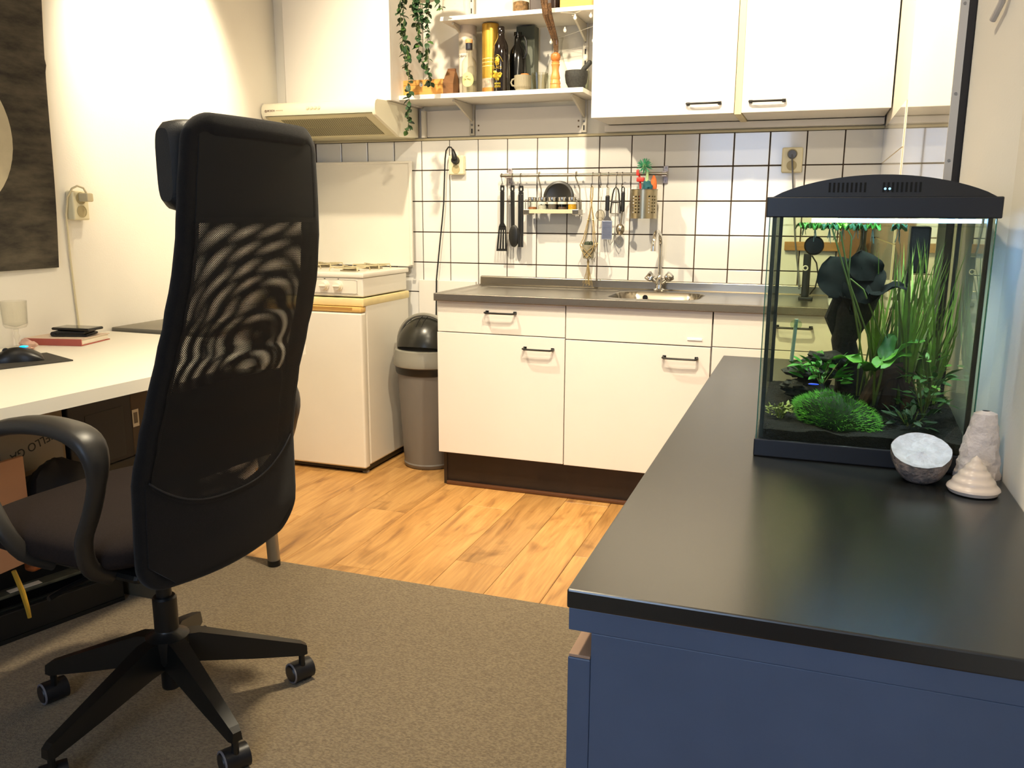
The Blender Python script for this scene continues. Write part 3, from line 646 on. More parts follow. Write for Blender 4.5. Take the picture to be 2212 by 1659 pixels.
for k in range(14):
    a = 2 * PI * k / 14; rr = random.uniform(.012, .028)
    part('tassel_strand', G().tube([(pc.x + .002 * math.cos(a), pc.y + .002 * math.sin(a), .99), (pc.x + rr * .35 * math.cos(a), pc.y + rr * .3 * math.sin(a), .945), (pc.x + rr * math.cos(a), pc.y + rr * .5 * math.sin(a), .885 + random.uniform(-.008, .012))], .0011, 5), rope, t)
t = thing('hanging_pot', 'small grey concrete pot with a dark succulent in the macrame hanger', 'plant pot', tuple(pc + Vector((0, 0, -.04))))
part('pot', G().lathe([(.020, -.045), (.024, -.044), (.030, .018), (.026, .018), (.024, .008), (0, .008)], pc, 20), mat('pot_concrete', '#8f8872', .85, var=.2, vs=40), t)
for k in range(9):
    a = 2.4 * k; part('leaf', G().blob((pc.x + .013 * math.cos(a), pc.y + .013 * math.sin(a), 1.072 + .003 * (k % 3)), (.008, .008, .012), 8, 6), mat('succulent', '#3a4533', .6, var=.2, vs=60), t)

# small tools
t = thing('tea_strainer', 'little round wire strainer half hidden behind the grater', 'strainer', (.921, UY + .02, 1.185))
sm = mat('wire_grey', '#a39a86', .35, .9)
part('ring', G().tube([(.921 + .020 * math.cos(a), UY + .022, 1.207 + .024 * math.sin(a)) for a in [2 * PI * i / 24 for i in range(24)]], .0016, 6, closed=True).tube([(.921, UY + .022, 1.231), (.922, UY + .018, 1.25), (.926, UY + .012, 1.29)], .0012, 6), sm, t)
part('gauze', G().grid(lambda u, v: (.921 + .019 * v * math.cos(2 * PI * u), UY + .022 + .008 * (1 - v * v), 1.207 + .023 * v * math.sin(2 * PI * u)), 20, 4, closeu=True), glass('gauze', (.72, .68, .58), .3, .3), t)
t = thing('hand_grater', 'small steel hand grater with black handle on the rail', 'grater', (.96, UY, 1.098), group='small tools on the rail')
part('handle', G().box(.9495, .9685, UY - .009, UY + .007, 1.226, 1.295, .005, 3), nylon, t)
part('end_loop', G().tube([(.955, UY, 1.294), (.955, UY, 1.326), (.959, UY, 1.333), (.963, UY, 1.326), (.963, UY, 1.294)], .0032, 8), chrome, t)
part('neck', G().prism([(.953, 1.228), (.966, 1.228), (.966, 1.205), (.984, 1.178), (.936, 1.178), (.953, 1.205)], 1, UY - .002, UY + .0005), steel, t, 0)
gp = part('blade', G().box(.936, .984, UY - .004, UY - .002, 1.098, 1.182, .0005), mat('grater_steel', '#c9cbd6', .3, 1), t)
for k in range(13): part('tooth_row', G().box(.940, .980, UY - .0062, UY - .0035, 1.104 + .0058 * k, 1.1062 + .0058 * k), mat('tooth_dark', '#6c6d78', .4, 1), gp, 0)
t = thing('wire_peeler', 'black Y-shaped peeler with open handle between grater and sieve', 'peeler', (1.0, UY - .012, 1.20), group='small tools on the rail')
y = UY - .008
part('handle', G().tube([(.978, y, 1.250), (.981, y, 1.275), (.984, y, 1.300), (.989, y, 1.320), (.998, y, 1.332), (1.008, y, 1.320), (1.013, y, 1.300), (1.015, y, 1.275), (1.018, y, 1.250)], .0034, 8).tube([(.9805, y, 1.268), (.998, y, 1.265), (1.0155, y, 1.268)], .0048, 8).tube([(.979, y, 1.255), (.976, y, 1.235), (.976, y, 1.215)], .0034, 8).tube([(1.017, y, 1.255), (1.020, y, 1.235), (1.020, y, 1.215)], .0034, 8), nylon, t)
part('blade', G().box(.977, 1.019, y - .004, y + .004, 1.213, 1.2165, .001), steel, t)
t = thing('small_sieve', 'small sieve with black handle, rightmost tool beside the steel basket', 'sieve', (1.03, UY, 1.13), group='small tools on the rail')
part('handle', G().box(1.021, 1.0385, UY - .008, UY + .006, 1.222, 1.312, .005, 3), nylon, t)
part('end_loop', G().tube([(1.023, UY, 1.31), (1.023, UY, 1.327), (1.029, UY, 1.333), (1.035, UY, 1.327), (1.035, UY, 1.31)], .0028, 8), black_pl, t)
part('shaft', G().tube([(1.029, UY, 1.224), (1.026, UY, 1.19), (1.022, UY, 1.168)], .003, 8), steel, t)
part('bowl', G().grid(lambda u, v: (1.021 + .020 * v * math.cos(2 * PI * u), UY - .002 - .012 * (1 - v * v), 1.143 + .026 * v * math.sin(2 * PI * u)), 20, 5, closeu=True), steel, t)
t = thing('egg_whisk', 'small wire whisk hanging behind the grater and sieve', 'whisk', (1.0, UY + .02, 1.06), group='small tools on the rail')
part('shaft', G().tube([(.993, UY + .018, 1.325), (.993, UY + .018, 1.10)], .0018, 6), sm, t)
for s in (-1, 1): part('wire', G().tube([(.993, UY + .018, 1.14), (.993 + s * .008, UY + .018, 1.09), (.993 + s * .022, UY + .018, 1.072), (.993 + s * .030, UY + .018, 1.09), (.993 + s * .024, UY + .018, 1.104), (.993 + s * .018, UY + .018, 1.095)], .0016, 6), sm, t)

# perforated steel basket with washing-up tools
bx, by = 1.134, -.115
t = thing('steel_basket', 'perforated round steel cutlery basket hung on the rail', 'basket', (bx, by, 1.19))
g = G(); n = 48; rows = 18; r0 = .0585; zb, zt = 1.196, 1.318
holes = set()
v = []; f = []
for j in range(rows + 1):
    for i in range(n): a = 2 * PI * i / n; v.append((bx + r0 * math.cos(a), by + r0 * math.sin(a), zb + (zt - zb) * j / rows))
for j in range(rows):
    for i in range(n):
        if 3 <= j <= 13 and j % 2 == 1 and i % 2 == 0 and (i // 2) % 5 in (0, 1, 2): continue
        f.append((j * n + i, j * n + (i + 1) % n, (j + 1) * n + (i + 1) % n, (j + 1) * n + i))
g.add(v, f)
part('wall', g, mat('basket_steel', '#a79d84', .3, 1), t, 60)
part('rim', G().tube([(bx + r0 * math.cos(2 * PI * i / 40), by + r0 * math.sin(2 * PI * i / 40), zt) for i in range(40)], .002, 6, closed=True), steel, t)
part('bottom', G().lathe([(.0585, .0), (.0585, .003), (0, .003)], (bx, by, 1.193), 40), mat('basket_steel'), t)
part('hook', G().tube([(bx, by + .058, 1.30), (bx, RY + .010, 1.36), (bx, RY + .010, 1.392), (bx, RY, 1.40), (bx, RY - .011, 1.392)], .006, 8, flat=(.3, 1)), steel, t)
t = thing('dish_brush', 'green bristled dish brush standing in the steel basket', 'brush', (1.14, by - .01, 1.20))
part('handle', G().tube([(1.150, by - .02, 1.22), (1.148, by - .012, 1.32), (1.146, by - .008, 1.385), (1.142, by - .006, 1.405)], .006, 8), mat('brush_pale', '#a6c58e', .45), t)
g = G(); hc = Vector((1.133, by - .010, 1.418)); rs = random.Random(3)
for k in range(150):
    d = Vector((rs.gauss(0, 1), rs.gauss(0, 1), rs.gauss(.25, 1))).normalized(); g.tube([hc + d * .008, hc + d * (.029 + rs.random() * .009)], [.0011, .0008], 4, caps=False)
part('bristles', g, mat('bristle_green', '#4fb083', .6, var=.25, vs=30), t, kind='stuff')
part('head', G().blob(hc, (.012, .012, .014), 10, 8), mat('brush_pale'), t)
solo('red_brush', G().tube([(1.118, by + .01, 1.22), (1.114, by + .008, 1.34), (1.108, by + .006, 1.385)], .0045, 8).box(1.098, 1.132, by - .006, by + .016, 1.352, 1.372, .004).box(1.096, 1.110, by - .006, by + .016, 1.378, 1.405, .004), mat('red_plastic', '#c5352c', .4), 'small red plastic brush in the steel basket', 'brush')
solo('teal_cloth', G().blob((1.150, by - .018, 1.318), (.022, .022, .035), 14, 10, .3, 2), mat('teal_cloth', '#14505a', .8, var=.3, vs=60), 'dark teal scrubber at the front of the steel basket', 'scrubber')
solo('orange_sponge', G().blob((1.174, by + .005, 1.335), (.014, .018, .042), 14, 10, .12, 5), mat('orange_sponge', '#e0713c', .85, var=.12, vs=80, bump=.4, bs=300), 'orange sponge at the right of the steel basket', 'sponge')
solo('clear_bottle', G().lathe([(.02, 0), (.02, .09), (.009, .12), (.009, .14)], (1.105, by + .02, 1.20), 16), jg, 'small clear bottle leaning in the steel basket', 'bottle')

# ================================================================== things on the lower wall shelf
SZ = 1.7416
wood = mat('light_wood', '#d59a4c', .5, var=.12, vs=10, stretch=(1, 12, 12))
t = thing('wooden_box', 'small light wooden box with metal clasp at the left of the lower shelf', 'box', (.1, -.155, SZ))
part('body', G().box(-.001, .212, -.215, -.09, SZ, SZ + .048, .002), wood, t)
l = part('lid', G().box(-.001, .212, -.215, -.09, SZ + .0485, SZ + .072, .002), wood, t)
part('clasp', G().blob((.103, -.217, SZ + .05), (.009, .004, .011), 12, 8), chrome, t)
t = thing('paper_bag', 'folded brown paper bag between wooden box and white tube', 'bag', (.235, -.17, SZ))
part('bag', G().add([(.212, -.215, SZ), (.262, -.215, SZ), (.262, -.12, SZ), (.212, -.12, SZ), (.222, -.18, SZ + .118), (.258, -.18, SZ + .110), (.258, -.170, SZ + .110), (.222, -.170, SZ + .118), (.212, -.218, SZ + .055), (.264, -.218, SZ + .05), (.264, -.118, SZ + .05), (.210, -.118, SZ + .055)],
     [(0, 3, 2, 1), (0, 1, 9, 8), (1, 2, 10, 9), (2, 3, 11, 10), (3, 0, 8, 11), (8, 9, 5, 4), (9, 10, 6, 5), (10, 11, 7, 6), (11, 8, 4, 7), (4, 5, 6, 7)]), mat('kraft_paper', '#76502e', .8, var=.15, vs=25, bump=.3, bs=60), t, 0)
part('fold', G().box(.2215, .2585, -.183, -.167, SZ + .105, SZ + .119, .001), mat('kraft_dark', '#6d4524', .8), t, 0)
# white printed tube
def can(x, y, r, h): return G().lathe([(r * .96, 0), (r, .002), (r, h - .004), (r * .97, h)], (x, y, SZ), 32)
t = thing('gift_tube', 'tall white and grey printed gift tube behind the clear gin bottle', 'tube', (.298, -.125, SZ), group='tubes on the lower shelf')
tm = mat('tube_white', '#e6d6c2', .6); nt = tm.node_tree; b = nt.nodes['Principled BSDF']
tc = nt.nodes.new('ShaderNodeTexCoord'); sx = nt.nodes.new('ShaderNodeSeparateXYZ'); nz = nt.nodes.new('ShaderNodeTexNoise'); nz.inputs['Scale'].default_value = 16; ad = nt.nodes.new('ShaderNodeMath'); ad.operation = 'MULTIPLY_ADD'; ad.inputs[1].default_value = .12
cr = nt.nodes.new('ShaderNodeValToRGB'); cr.color_ramp.interpolation = 'LINEAR'
for p, c in ((.0, '#e2d2bd'), (.24, '#e2d2bd')): pass
E_ = cr.color_ramp.elements; E_[0].position = 0; E_[0].color = lin('#d8c8b2'); E_[1].position = 1; E_[1].color = lin('#e6d6c2')
for p, c in ((.10, '#d8c8b2'), (.115, '#958d7c'), (.135, '#8d8676'), (.15, '#c8baa5'), (.255, '#aea18d'), (.27, '#8e8879'), (.30, '#a8a090'), (.31, '#e6d6c2')):
    e = E_.new(p); e.color = lin(c)
nt.links.new(tc.outputs['Object'], sx.inputs[0]); nt.links.new(tc.outputs['Object'], nz.inputs['Vector']); nt.links.new(nz.outputs['Fac'], ad.inputs[0]); nt.links.new(sx.outputs['Z'], ad.inputs[2]); nt.links.new(ad.outputs[0], cr.inputs[0]); nt.links.new(cr.outputs[0], b.inputs['Base Color'])
part('body', can(.298, -.125, .041, .310), tm, t)
g = G().grid(lambda u, v: (.298 + .0414 * math.sin(-.75 + 1.15 * u), -.125 - .0414 * math.cos(-.75 + 1.15 * u), SZ + .085 + .10 * v), 10, 1)
lb = part('label', g, mat('tube_label', '#e9dac8', .6), t)
text('OBAN', .013, mat('print_dark', '#4a4238', .6), face_front((.289, -.1668, SZ + .172)), lb, bend=None)
# clear gin bottle
t = thing('gin_bottle', 'clear glass bottle with dark cap and round cream label', 'bottle', (.338, -.205, SZ), group='bottles on the lower shelf')
part('glass', G().lathe([(.030, 0), (.034, .004), (.034, .128), (.031, .142), (.020, .156), (.013, .166), (.0125, .205)], (.338, -.205, SZ), 32), glass('bottle_glass', (.95, .96, .93), edge=.3), t)
part('gin', G().lathe([(.029, .004), (.0315, .008), (.0315, .055), (0, .055)], (.338, -.205, SZ), 24), glass('gin', (.90, .90, .87), .5), t)
part('cap', G().lathe([(.0145, .190), (.0152, .192), (.0152, .216), (.0145, .217)], (.338, -.205, SZ), 20), mat('cap_navy', '#1b1d2a', .4), t)
part('stopper', G().lathe([(.016, .2172), (.0165, .219), (.0165, .232), (.015, .234)], (.338, -.205, SZ), 20), mat('cork_top', '#d9a46a', .6), t)
lb = part('label', G().grid(lambda u, v: (.338 + .0346 * math.sin(.86 * (v * math.cos(2 * PI * u)) + .12), -.205 - .0346 * math.cos(.86 * (v * math.cos(2 * PI * u)) + .12), SZ + .059 + .031 * v * math.sin(2 * PI * u)), 28, 6, closeu=True), mat('cream_label', '#e8d98c', .6), t)
text('Jut', .010, mat('print_dark'), face_front((.341, -.2402, SZ + .072)), lb); text('De Mop', .0105, mat('print_dark'), face_front((.342, -.2402, SZ + .060)), lb)
# gold tube
t = thing('gift_tube', 'tall gold gift tube between the clear bottle and the black bottle', 'tube', (.422, -.155, SZ), group='tubes on the lower shelf')
gold = mat('gold_foil', '#c39a3f', .36, .75, var=.12, vs=20)
part('body', can(.422, -.155, .0385, .302), gold, t)
part('band', G().lathe([(.0388, .028), (.0389, .03), (.0389, .066), (.0388, .068)], (.422, -.155, SZ), 32), mat('grey_band', '#a99a86', .45, .3, var=.3, vs=60), t, label='pale printed band')
part('base_band', G().lathe([(.0388, .001), (.0389, .002), (.0389, .027)], (.422, -.155, SZ), 32), mat('copper_band', '#c48a45', .4, .6), t)
for z in (.118, .134, .150): part('embossed_line', G().lathe([(.0386, z), (.0392, z + .002), (.0386, z + .004)], (.422, -.155, SZ), 32), mat('pale_gold', '#e3c87e', .4, .5), t)
# black bottle with gold print
t = thing('rum_bottle', 'black bottle with gold lettering beside the gold tube', 'bottle', (.487, -.195, SZ), group='bottles on the lower shelf')
part('glass', G().lathe([(.032, 0), (.0345, .003), (.0345, .150), (.033, .165), (.0315, .200), (.024, .218), (.016, .232), (.0145, .252), (.016, .254), (.016, .276), (.014, .280)], (.487, -.195, SZ), 32), mat('dark_bottle', '#120a0a', .08, coat=.6), t)
gp = mat('gold_print', '#c9a838', .3, .8)
cy = lambda a, z, r=.0349: (.487 + r * math.sin(a), -.195 - r * math.cos(a), SZ + z)
text('BLACK', .015, gp, face_front((.482, -.2303, SZ + .104)), t)
part('emblem', G().blob(cy(-.15, .132), (.011, .004, .017), 12, 10, .35, 3, 9).blob(cy(-.15, .070), (.016, .005, .018), 12, 10, .5, 4, 12), gp, t, label='gold emblem')
part('arc_line', G().tube([cy(-.9 + 1.5 * i / 14, .128 + .030 * math.sin(PI * i / 14), .0347) for i in range(15)], .001, 5), gp, t)
for k in range(5):
    for z in (.024, .036): part('print_mark', G().blob(cy(-.5 + .18 * k, z), (.0022, .0015, .005), 8, 6, .3, k), gp, t)
# dark flagon with ring handle, dark box
t = thing('dark_flagon', 'dark flagon with a small round handle behind the black bottle', 'bottle', (.545, -.12, SZ), group='bottles on the lower shelf')
part('body', G().lathe([(.038, 0), (.040, .004), (.040, .15), (.034, .19), (.017, .215), (.014, .25), (.018, .252), (.018, .268)], (.538, -.115, SZ), 28), black_gloss, t)
part('handle', G().tube([(.548, -.13, SZ + .250), (.575, -.135, SZ + .246), (.585, -.135, SZ + .225), (.586, -.135, SZ + .175), (.578, -.135, SZ + .155), (.560, -.13, SZ + .150)], .005, 8), black_pl, t)
solo('tall_carton', G().box(.520, .607, -.085, -.022, SZ, SZ + .300, .002), [mat('carton_olive', '#4d5144', .6, var=.06, vs=12)], 'tall dark olive carton behind the black bottle', 'carton')
# ribbed mug, cut glass cup
def ribbed(x, y, prof, n, amp):
    g = G(); k = len(prof)
    v = []; f = []
    for r, z in prof:
        for j in range(n):
            a = 2 * PI * j / n; rr = r * (1 + (amp if j % 2 else 0)); v.append((x + rr * math.cos(a), y + rr * math.sin(a), SZ + z))
    for i in range(k - 1):
        for j in range(n): f.append((i * n + j, i * n + (j + 1) % n, (i + 1) * n + (j + 1) % n, (i + 1) * n + j))
    f.append(tuple(range(n - 1, -1, -1)))
    return g.add(v, f)
t = thing('ribbed_mug', 'grey ribbed stoneware mug with small ear on the lower shelf', 'mug', (.588, -.19, SZ), group='cups on the lower shelf')
part('body', ribbed(.588, -.19, [(.030, 0), (.031, .012), (.035, .018), (.0365, .022), (.0365, .070), (.034, .070), (.033, .02), (.0, .018)], 56, .03), mat('stoneware', '#8d846d', .55), t, 20)
part('handle', G().tube([(.553, -.195, SZ + .058), (.541, -.197, SZ + .054), (.536, -.198, SZ + .042), (.541, -.197, SZ + .030), (.554, -.195, SZ + .027)], .004, 8), mat('stoneware'), t)
solo('biscuit', G().lathe([(.018, 0), (.020, .004), (.018, .01)], (.596, -.185, SZ + .068), 20), mat('biscuit', '#a8692a', .7, var=.2, vs=50), 'round amber biscuit resting in the ribbed mug', 'biscuit')
t = thing('cut_glass_cup', 'cut glass cup right of the grey ribbed mug', 'cup', (.667, -.19, SZ), group='cups on the lower shelf')
part('glass', ribbed(.667, -.19, [(.024, 0), (.026, .004), (.033, .060), (.035, .076), (.033, .076), (.030, .058), (.023, .008), (0, .007)], 32, .07), glass('cut_glass', (.90, .89, .82), 1.0, .06, edge=.3), t, 10)
# clear carafe with dried stalks
t = thing('glass_carafe', 'tall clear carafe behind the pepper mill, holding dried stalks', 'carafe', (.735, -.115, SZ))
part('glass', G().lathe([(.044, 0), (.050, .006), (.055, .05), (.050, .085), (.034, .125), (.024, .16), (.022, .175), (.024, .205), (.029, .225)], (.735, -.158, SZ), 32), glass('carafe_glass', (.95, .95, .93), edge=.25), t)
for k, (a, c, top) in enumerate(((-.026, -.020, .40), (-.014, -.02, .43), (.002, -.02, .34))):
    solo('dried_stalk', G().tube([(.738 + a * .2, -.158, SZ + .03), (.737 + a * .3, -.158, SZ + .15), (.736 + a * .5, -.165, SZ + .21), (.735 + a * .9, -.272, SZ + .30), (.735 + a * 1.5, -.285, SZ + top)], [.002, .004, .007, .0085, .007], 10), mat('dried_brown', '#5b4026', .85, var=.35, vs=60, bump=.6, bs=150), ('brown dried stalk leaning left in the glass carafe', 'tallest brown dried stalk in the glass carafe', 'upright brown dried stalk at the right in the carafe')[k], 'dried stalk', 'dried stalks in the carafe')
for k, (x, y, h, lab) in enumerate(((.690, -.075, .085, 'plain clear glass behind the cut glass cup'), (.80, -.06, .10, 'plain clear glass left behind the stone mortar'), (.835, -.055, .10, 'plain clear glass right behind the stone mortar'))):
    solo('drinking_glass', G().lathe([(.021, 0), (.024, h), (.0225, h), (.020, .006), (0, .006)], (x, y, SZ), 20), jg, lab, 'glass', 'plain glasses at the back of the shelf')
t = thing('pepper_mill', 'turned light wooden pepper mill on the lower shelf', 'pepper mill', (.754, -.2385, SZ))
mw = mat('mill_wood', '#c78a4a', .4, var=.1, vs=20, stretch=(1, 1, .2))
part('body', G().lathe([(.0225, 0), (.023, .006), (.021, .018), (.023, .022), (.021, .03), (.0185, .038), (.021, .045), (.018, .058), (.0145, .075), (.016, .092), (.019, .100), (.016, .106), (.018, .112)], (.754, -.2385, SZ), 28), mw, t)
part('knob', G().lathe([(.012, .112), (.0185, .119), (.021, .130), (.019, .142), (.010, .149), (0, .150)], (.754, -.2385, SZ), 28), mat('mill_knob', '#b86f33', .35), t)
t = thing('stone_mortar', 'dark stone mortar at the right end of the lower shelf', 'mortar', (.835, -.185, SZ))
part('bowl', G().lathe([(.030, 0), (.032, .004), (.046, .030), (.0505, .060), (.049, .078), (.045, .078), (.040, .05), (.0, .02)], (.833, -.185, SZ), 32), mat('granite', '#2c2c29', .7, var=.3, vs=120), t)
solo('pestle', G().tube([(.845, -.19, SZ + .050), (.868, -.19, SZ + .085), (.895, -.19, SZ + .112), (.899, -.19, SZ + .116)], [.010, .0115, .011, .005], 12), mat('granite'), 'dark stone pestle leaning out of the mortar', 'pestle')
solo('small_bottle', G().lathe([(.016, 0), (.017, .004), (.017, .06), (.007, .085), (.007, .10)], (.258, -.11, SZ), 16), mat('brown_glass', '#1d1813', .1, coat=.5), 'small dark bottle partly hidden left behind the white tube', 'bottle')

# string of little bulbs
t = thing('fairy_lights', 'string of small white globe bulbs under the upper shelf', 'string lights', (.85, -.15, 1.9))
W = [(.78, -.262, 2.046), (.842, -.255, 2.040), (.905, -.262, 2.058), (.925, -.20, 2.00), (.80, -.12, 1.99), (.715, -.10, 1.975), (.69, -.05, 1.93), (.90, -.05, 1.95)]
part('wire', G().tube(W, .0007, 4), mat('clear_wire', '#d8d2c2', .4), t)
for x, y, z in ((.842, -.255, 2.022), (.770, -.16, 1.995), (.690, -.10, 1.962), (.905, -.235, 2.03), (.90, -.16, 1.945)):
    part('bulb', G().blob((x, y, z), (.0075, .0075, .0085), 12, 8).cyl((x, y, z + .007), (x, y, z + .014), .0035, n=8), mat('bulb_white', '#f7f0df', .3, emit='#fff2d8', es=.25), t)

# things on the upper shelf (only their lower parts show)
Z2 = 2.0667
t = thing('storage_jar', 'clear storage jar with brown contents on the upper shelf', 'jar', (.575, -.17, Z2))
part('glass', G().lathe([(.036, 0), (.038, .003), (.038, .12), (.033, .13)], (.575, -.18, Z2), 28), jg, t)
part('contents', G().lathe([(.035, .003), (.035, .05), (.02, .055)], (.575, -.18, Z2), 24), mat('nuts', '#8a6844', .8, var=.4, vs=90), t)
part('lid', G().lathe([(.036, .13), (.037, .132), (.037, .15)], (.575, -.18, Z2), 28), steel, t)
solo('dark_canister', G().box(.625, .745, -.22, -.10, Z2, Z2 + .13, .006), mat('canister_brown', '#32211b', .5), 'dark brown canister in the middle of the upper shelf', 'canister')
solo('wooden_crate', G().box(.765, .925, -.225, -.06, Z2, Z2 + .12, .002), wood, 'light wooden crate at the right end of the upper shelf', 'crate')

# trailing plant in a hanging pot
t = thing('trailing_plant', 'trailing green plant hanging down beside the open shelves', 'plant', (.155, -.285, 2.12))
part('pot', G().lathe([(.045, 0), (.052, .004), (.066, .10), (.062, .10), (.050, .01), (0, .01)], (.155, -.285, 2.135), 24), mat('plant_pot', '#d7cfc0', .6), t)
for k in range(3):
    a = 2 * PI * k / 3; part('cord', G().cyl((.155 + .06 * math.cos(a), -.285 + .06 * math.sin(a), 2.235), (.155, -.285, ZC), .0015, n=5), rope, t)
leafm = mat('ivy_leaf', '#2c4a2a', .5, var=.25, vs=30); leafm2 = mat('ivy_leaf_pale', '#44682f', .5, var=.2, vs=30); stemm = mat('ivy_stem', '#5d6b3a', .7)
def leafmesh(name, L, Wd, m, fold=.15, n=6):
    g = G(); 
    def fn(u, v):
        wv = Wd * math.sin(PI * min(1, .06 + .94 * v)) ** .8 * (1 - .25 * v); x = (u - .5) * 2
        return (x * wv / 2, v * L, fold * abs(x) * wv * .5 - .18 * L * v * v)
    return mesh(name, g.grid(fn, 4, n), m, 60)
lv = [leafmesh('leaf', .021, .020, leafm), leafmesh('leaf', .024, .022, leafm), leafmesh('leaf', .020, .019, leafm2)]
rs = random.Random(11)
def vine(P, dens, mset=(0, 1, 1, 0, 2)):
    P = [Vector(p) for p in P]; Q = []
    for i in range(len(P) - 1):
        for k in range(4): Q.append(P[i].lerp(P[i + 1], k / 4) + Vector((rs.uniform(-.003, .003), rs.uniform(-.003, .003), 0)))
    Q.append(P[-1]); part('vine', G().tube(Q, .0013, 5), stemm, t)
    Lp = Q
    for i in range(len(Q) - 1):
        a = Vector(Q[i]); b_ = Vector(Q[i + 1]); n = max(1, int(round((b_ - a).length / dens)))
        for k in range(n):
            p = a.lerp(b_, k / n); ang = rs.uniform(0, 2 * PI)
            o = bpy.data.objects.new('leaf', lv[mset[rs.randrange(len(mset))]]); C.objects.link(o); o.parent = t
            o.location = p - Vector((.155, -.285, 2.12)); s = rs.uniform(1.0, 1.5); o.scale = (s, s, s)
            o.rotation_euler = (R(rs.uniform(-75, 5)), R(rs.uniform(-25, 25)), ang)
vine([(.135, -.32, 2.24), (.10, -.345, 2.21), (.085, -.345, 2.12), (.088, -.345, 2.03), (.095, -.345, 1.95), (.10, -.34, 1.87), (.098, -.34, 1.79), (.102, -.338, 1.72), (.098, -.338, 1.66), (.095, -.338, 1.60), (.088, -.338, 1.567)], .0095)
vine([(.115, -.31, 2.24), (.075, -.33, 2.20), (.06, -.33, 2.10), (.072, -.335, 2.02), (.07, -.335, 1.95), (.085, -.335, 1.88), (.09, -.335, 1.84)], .0085)
vine([(.175, -.32, 2.24), (.20, -.345, 2.20), (.205, -.345, 2.10), (.198, -.345, 2.0), (.20, -.345, 1.90), (.197, -.345, 1.82), (.21, -.34, 1.765)], .0088)
vine([(.155, -.33, 2.24), (.150, -.352, 2.19), (.145, -.352, 2.10), (.16, -.352, 2.02), (.155, -.352, 1.95), (.165, -.35, 1.89), (.175, -.35, 1.85)], .0085)
vine([(.165, -.33, 2.24), (.18, -.35, 2.19), (.172, -.355, 2.12), (.178, -.355, 2.05), (.17, -.35, 2.0)], .008, (0, 0, 1))
vine([(.15, -.33, 2.24), (.135, -.355, 2.18), (.15, -.36, 2.12), (.145, -.36, 2.06)], .008, (0, 0, 1))
vine([(.16, -.33, 2.24), (.165, -.35, 2.2), (.16, -.365, 2.12), (.155, -.365, 2.05), (.15, -.36, 2.0)], .010, (0, 0, 1))
vine([(.19, -.31, 2.24), (.23, -.33, 2.16), (.25, -.335, 2.105), (.268, -.335, 2.075)], .016)

# ================================================================== things at the right end of the worktop (seen through the tank)
solo('knife_strip', G().box(1.737, 2.085, -.028, -.0075, 1.060, 1.098, .002), mat('strip_wood', '#a87a45', .5, var=.15, vs=8, stretch=(1, 10, 10)), 'long wooden knife strip on the tiles behind the fish tank', 'knife strip')
t = thing('upright_router', 'slim black upright router on the worktop behind the fish tank', 'router', (1.835, -.25, .873))
part('body', G().box(1.822, 1.852, -.27, -.24, .882, 1.06, .004), black_pl, t)
part('stand', G().box(1.812, 1.868, -.285, -.215, .8715, .884, .003), black_pl, t)
part('logo_ring', G().tube([(1.832 + .009 * math.cos(2 * PI * i / 16), -.2712, 1.0 + .009 * math.sin(2 * PI * i / 16)) for i in range(16)], .0025, 6, closed=True), mat('logo_white', '#e5e2d8', .5), t)
part('cable', G().tube([(1.853, -.245, 1.05), (1.873, -.24, 1.02), (1.883, -.235, .97), (1.875, -.23, .92), (1.855, -.22, .89)], .003, 6), black_pl, t)
t = thing('white_appliance', 'white box appliance with dark band on the worktop behind the fish tank', 'appliance', (2.0, -.42, .872))
part('case', G().box(1.925, 2.07, -.52, -.32, .872, .965, .006), mat('appliance_white', '#e6e8ee', .35), t)
part('band', G().box(1.923, 2.072, -.5215, -.319, .905, .915), black_pl, t, 0)
solo('cutting_board', G().box(1.955, 2.082, -.075, -.050, .9125, 1.30, .004).xf(Matrix.Identity(4)), mat('board_wood', '#7d5836', .5, var=.15, vs=6, stretch=(12, 12, 1)), 'brown wooden cutting board leaning on the tiles behind the tank', 'cutting board')
solo('dark_bottle', G().lathe([(.03, 0), (.031, .004), (.031, .17), (.012, .22), (.012, .27), (.014, .272), (.014, .29)], (2.045, -.16, .873), 20), black_gloss, 'dark oil bottle in the corner of the worktop behind the tank', 'bottle')

# ================================================================== dresser with the black top
DX0, DX1, DY0, DY1 = 1.611, 2.189, -3.005, -1.182
blue = mat('blue_black_paint', '#55637c', .45, var=.06, vs=6, bump=.04, bs=90)
rawwood = mat('raw_edge', '#b08d72', .7)
t = thing('dresser', 'long dark blue dresser with black top, fish tank standing on it', 'dresser', (1.9, -2.1, 0))
part('top', G().box(DX0, DX1, DY0, DY1, .7455, .770, .0025), mat('black_top', '#191a19', .27, var=.06, vs=30, bump=.03, bs=200, stretch=(1, 6, 6), spec=1.0), t, label='satin black top')
part('top_rail', G().box(DX0 + .002, DX1, DY0 + .004, DY1 - .002, .716, .745, .001), blue, t)
part('end_panel', G().box(1.641, DX1, DY0 + .005, DY0 + .025, .0, .7155, .001), blue, t)
part('end_panel', G().box(1.641, DX1, DY1 - .022, DY1 - .003, .0, .7155, .001), blue, t)
part('back_panel', G().box(2.178, DX1, DY0 + .026, DY1 - .023, .0, .7155), blue, t, 0)
part('frame_front', G().box(1.642, 1.66, DY0 + .026, DY1 - .023, .0, .7155), mat('frame_dark', '#15161c', .7), t, 0)
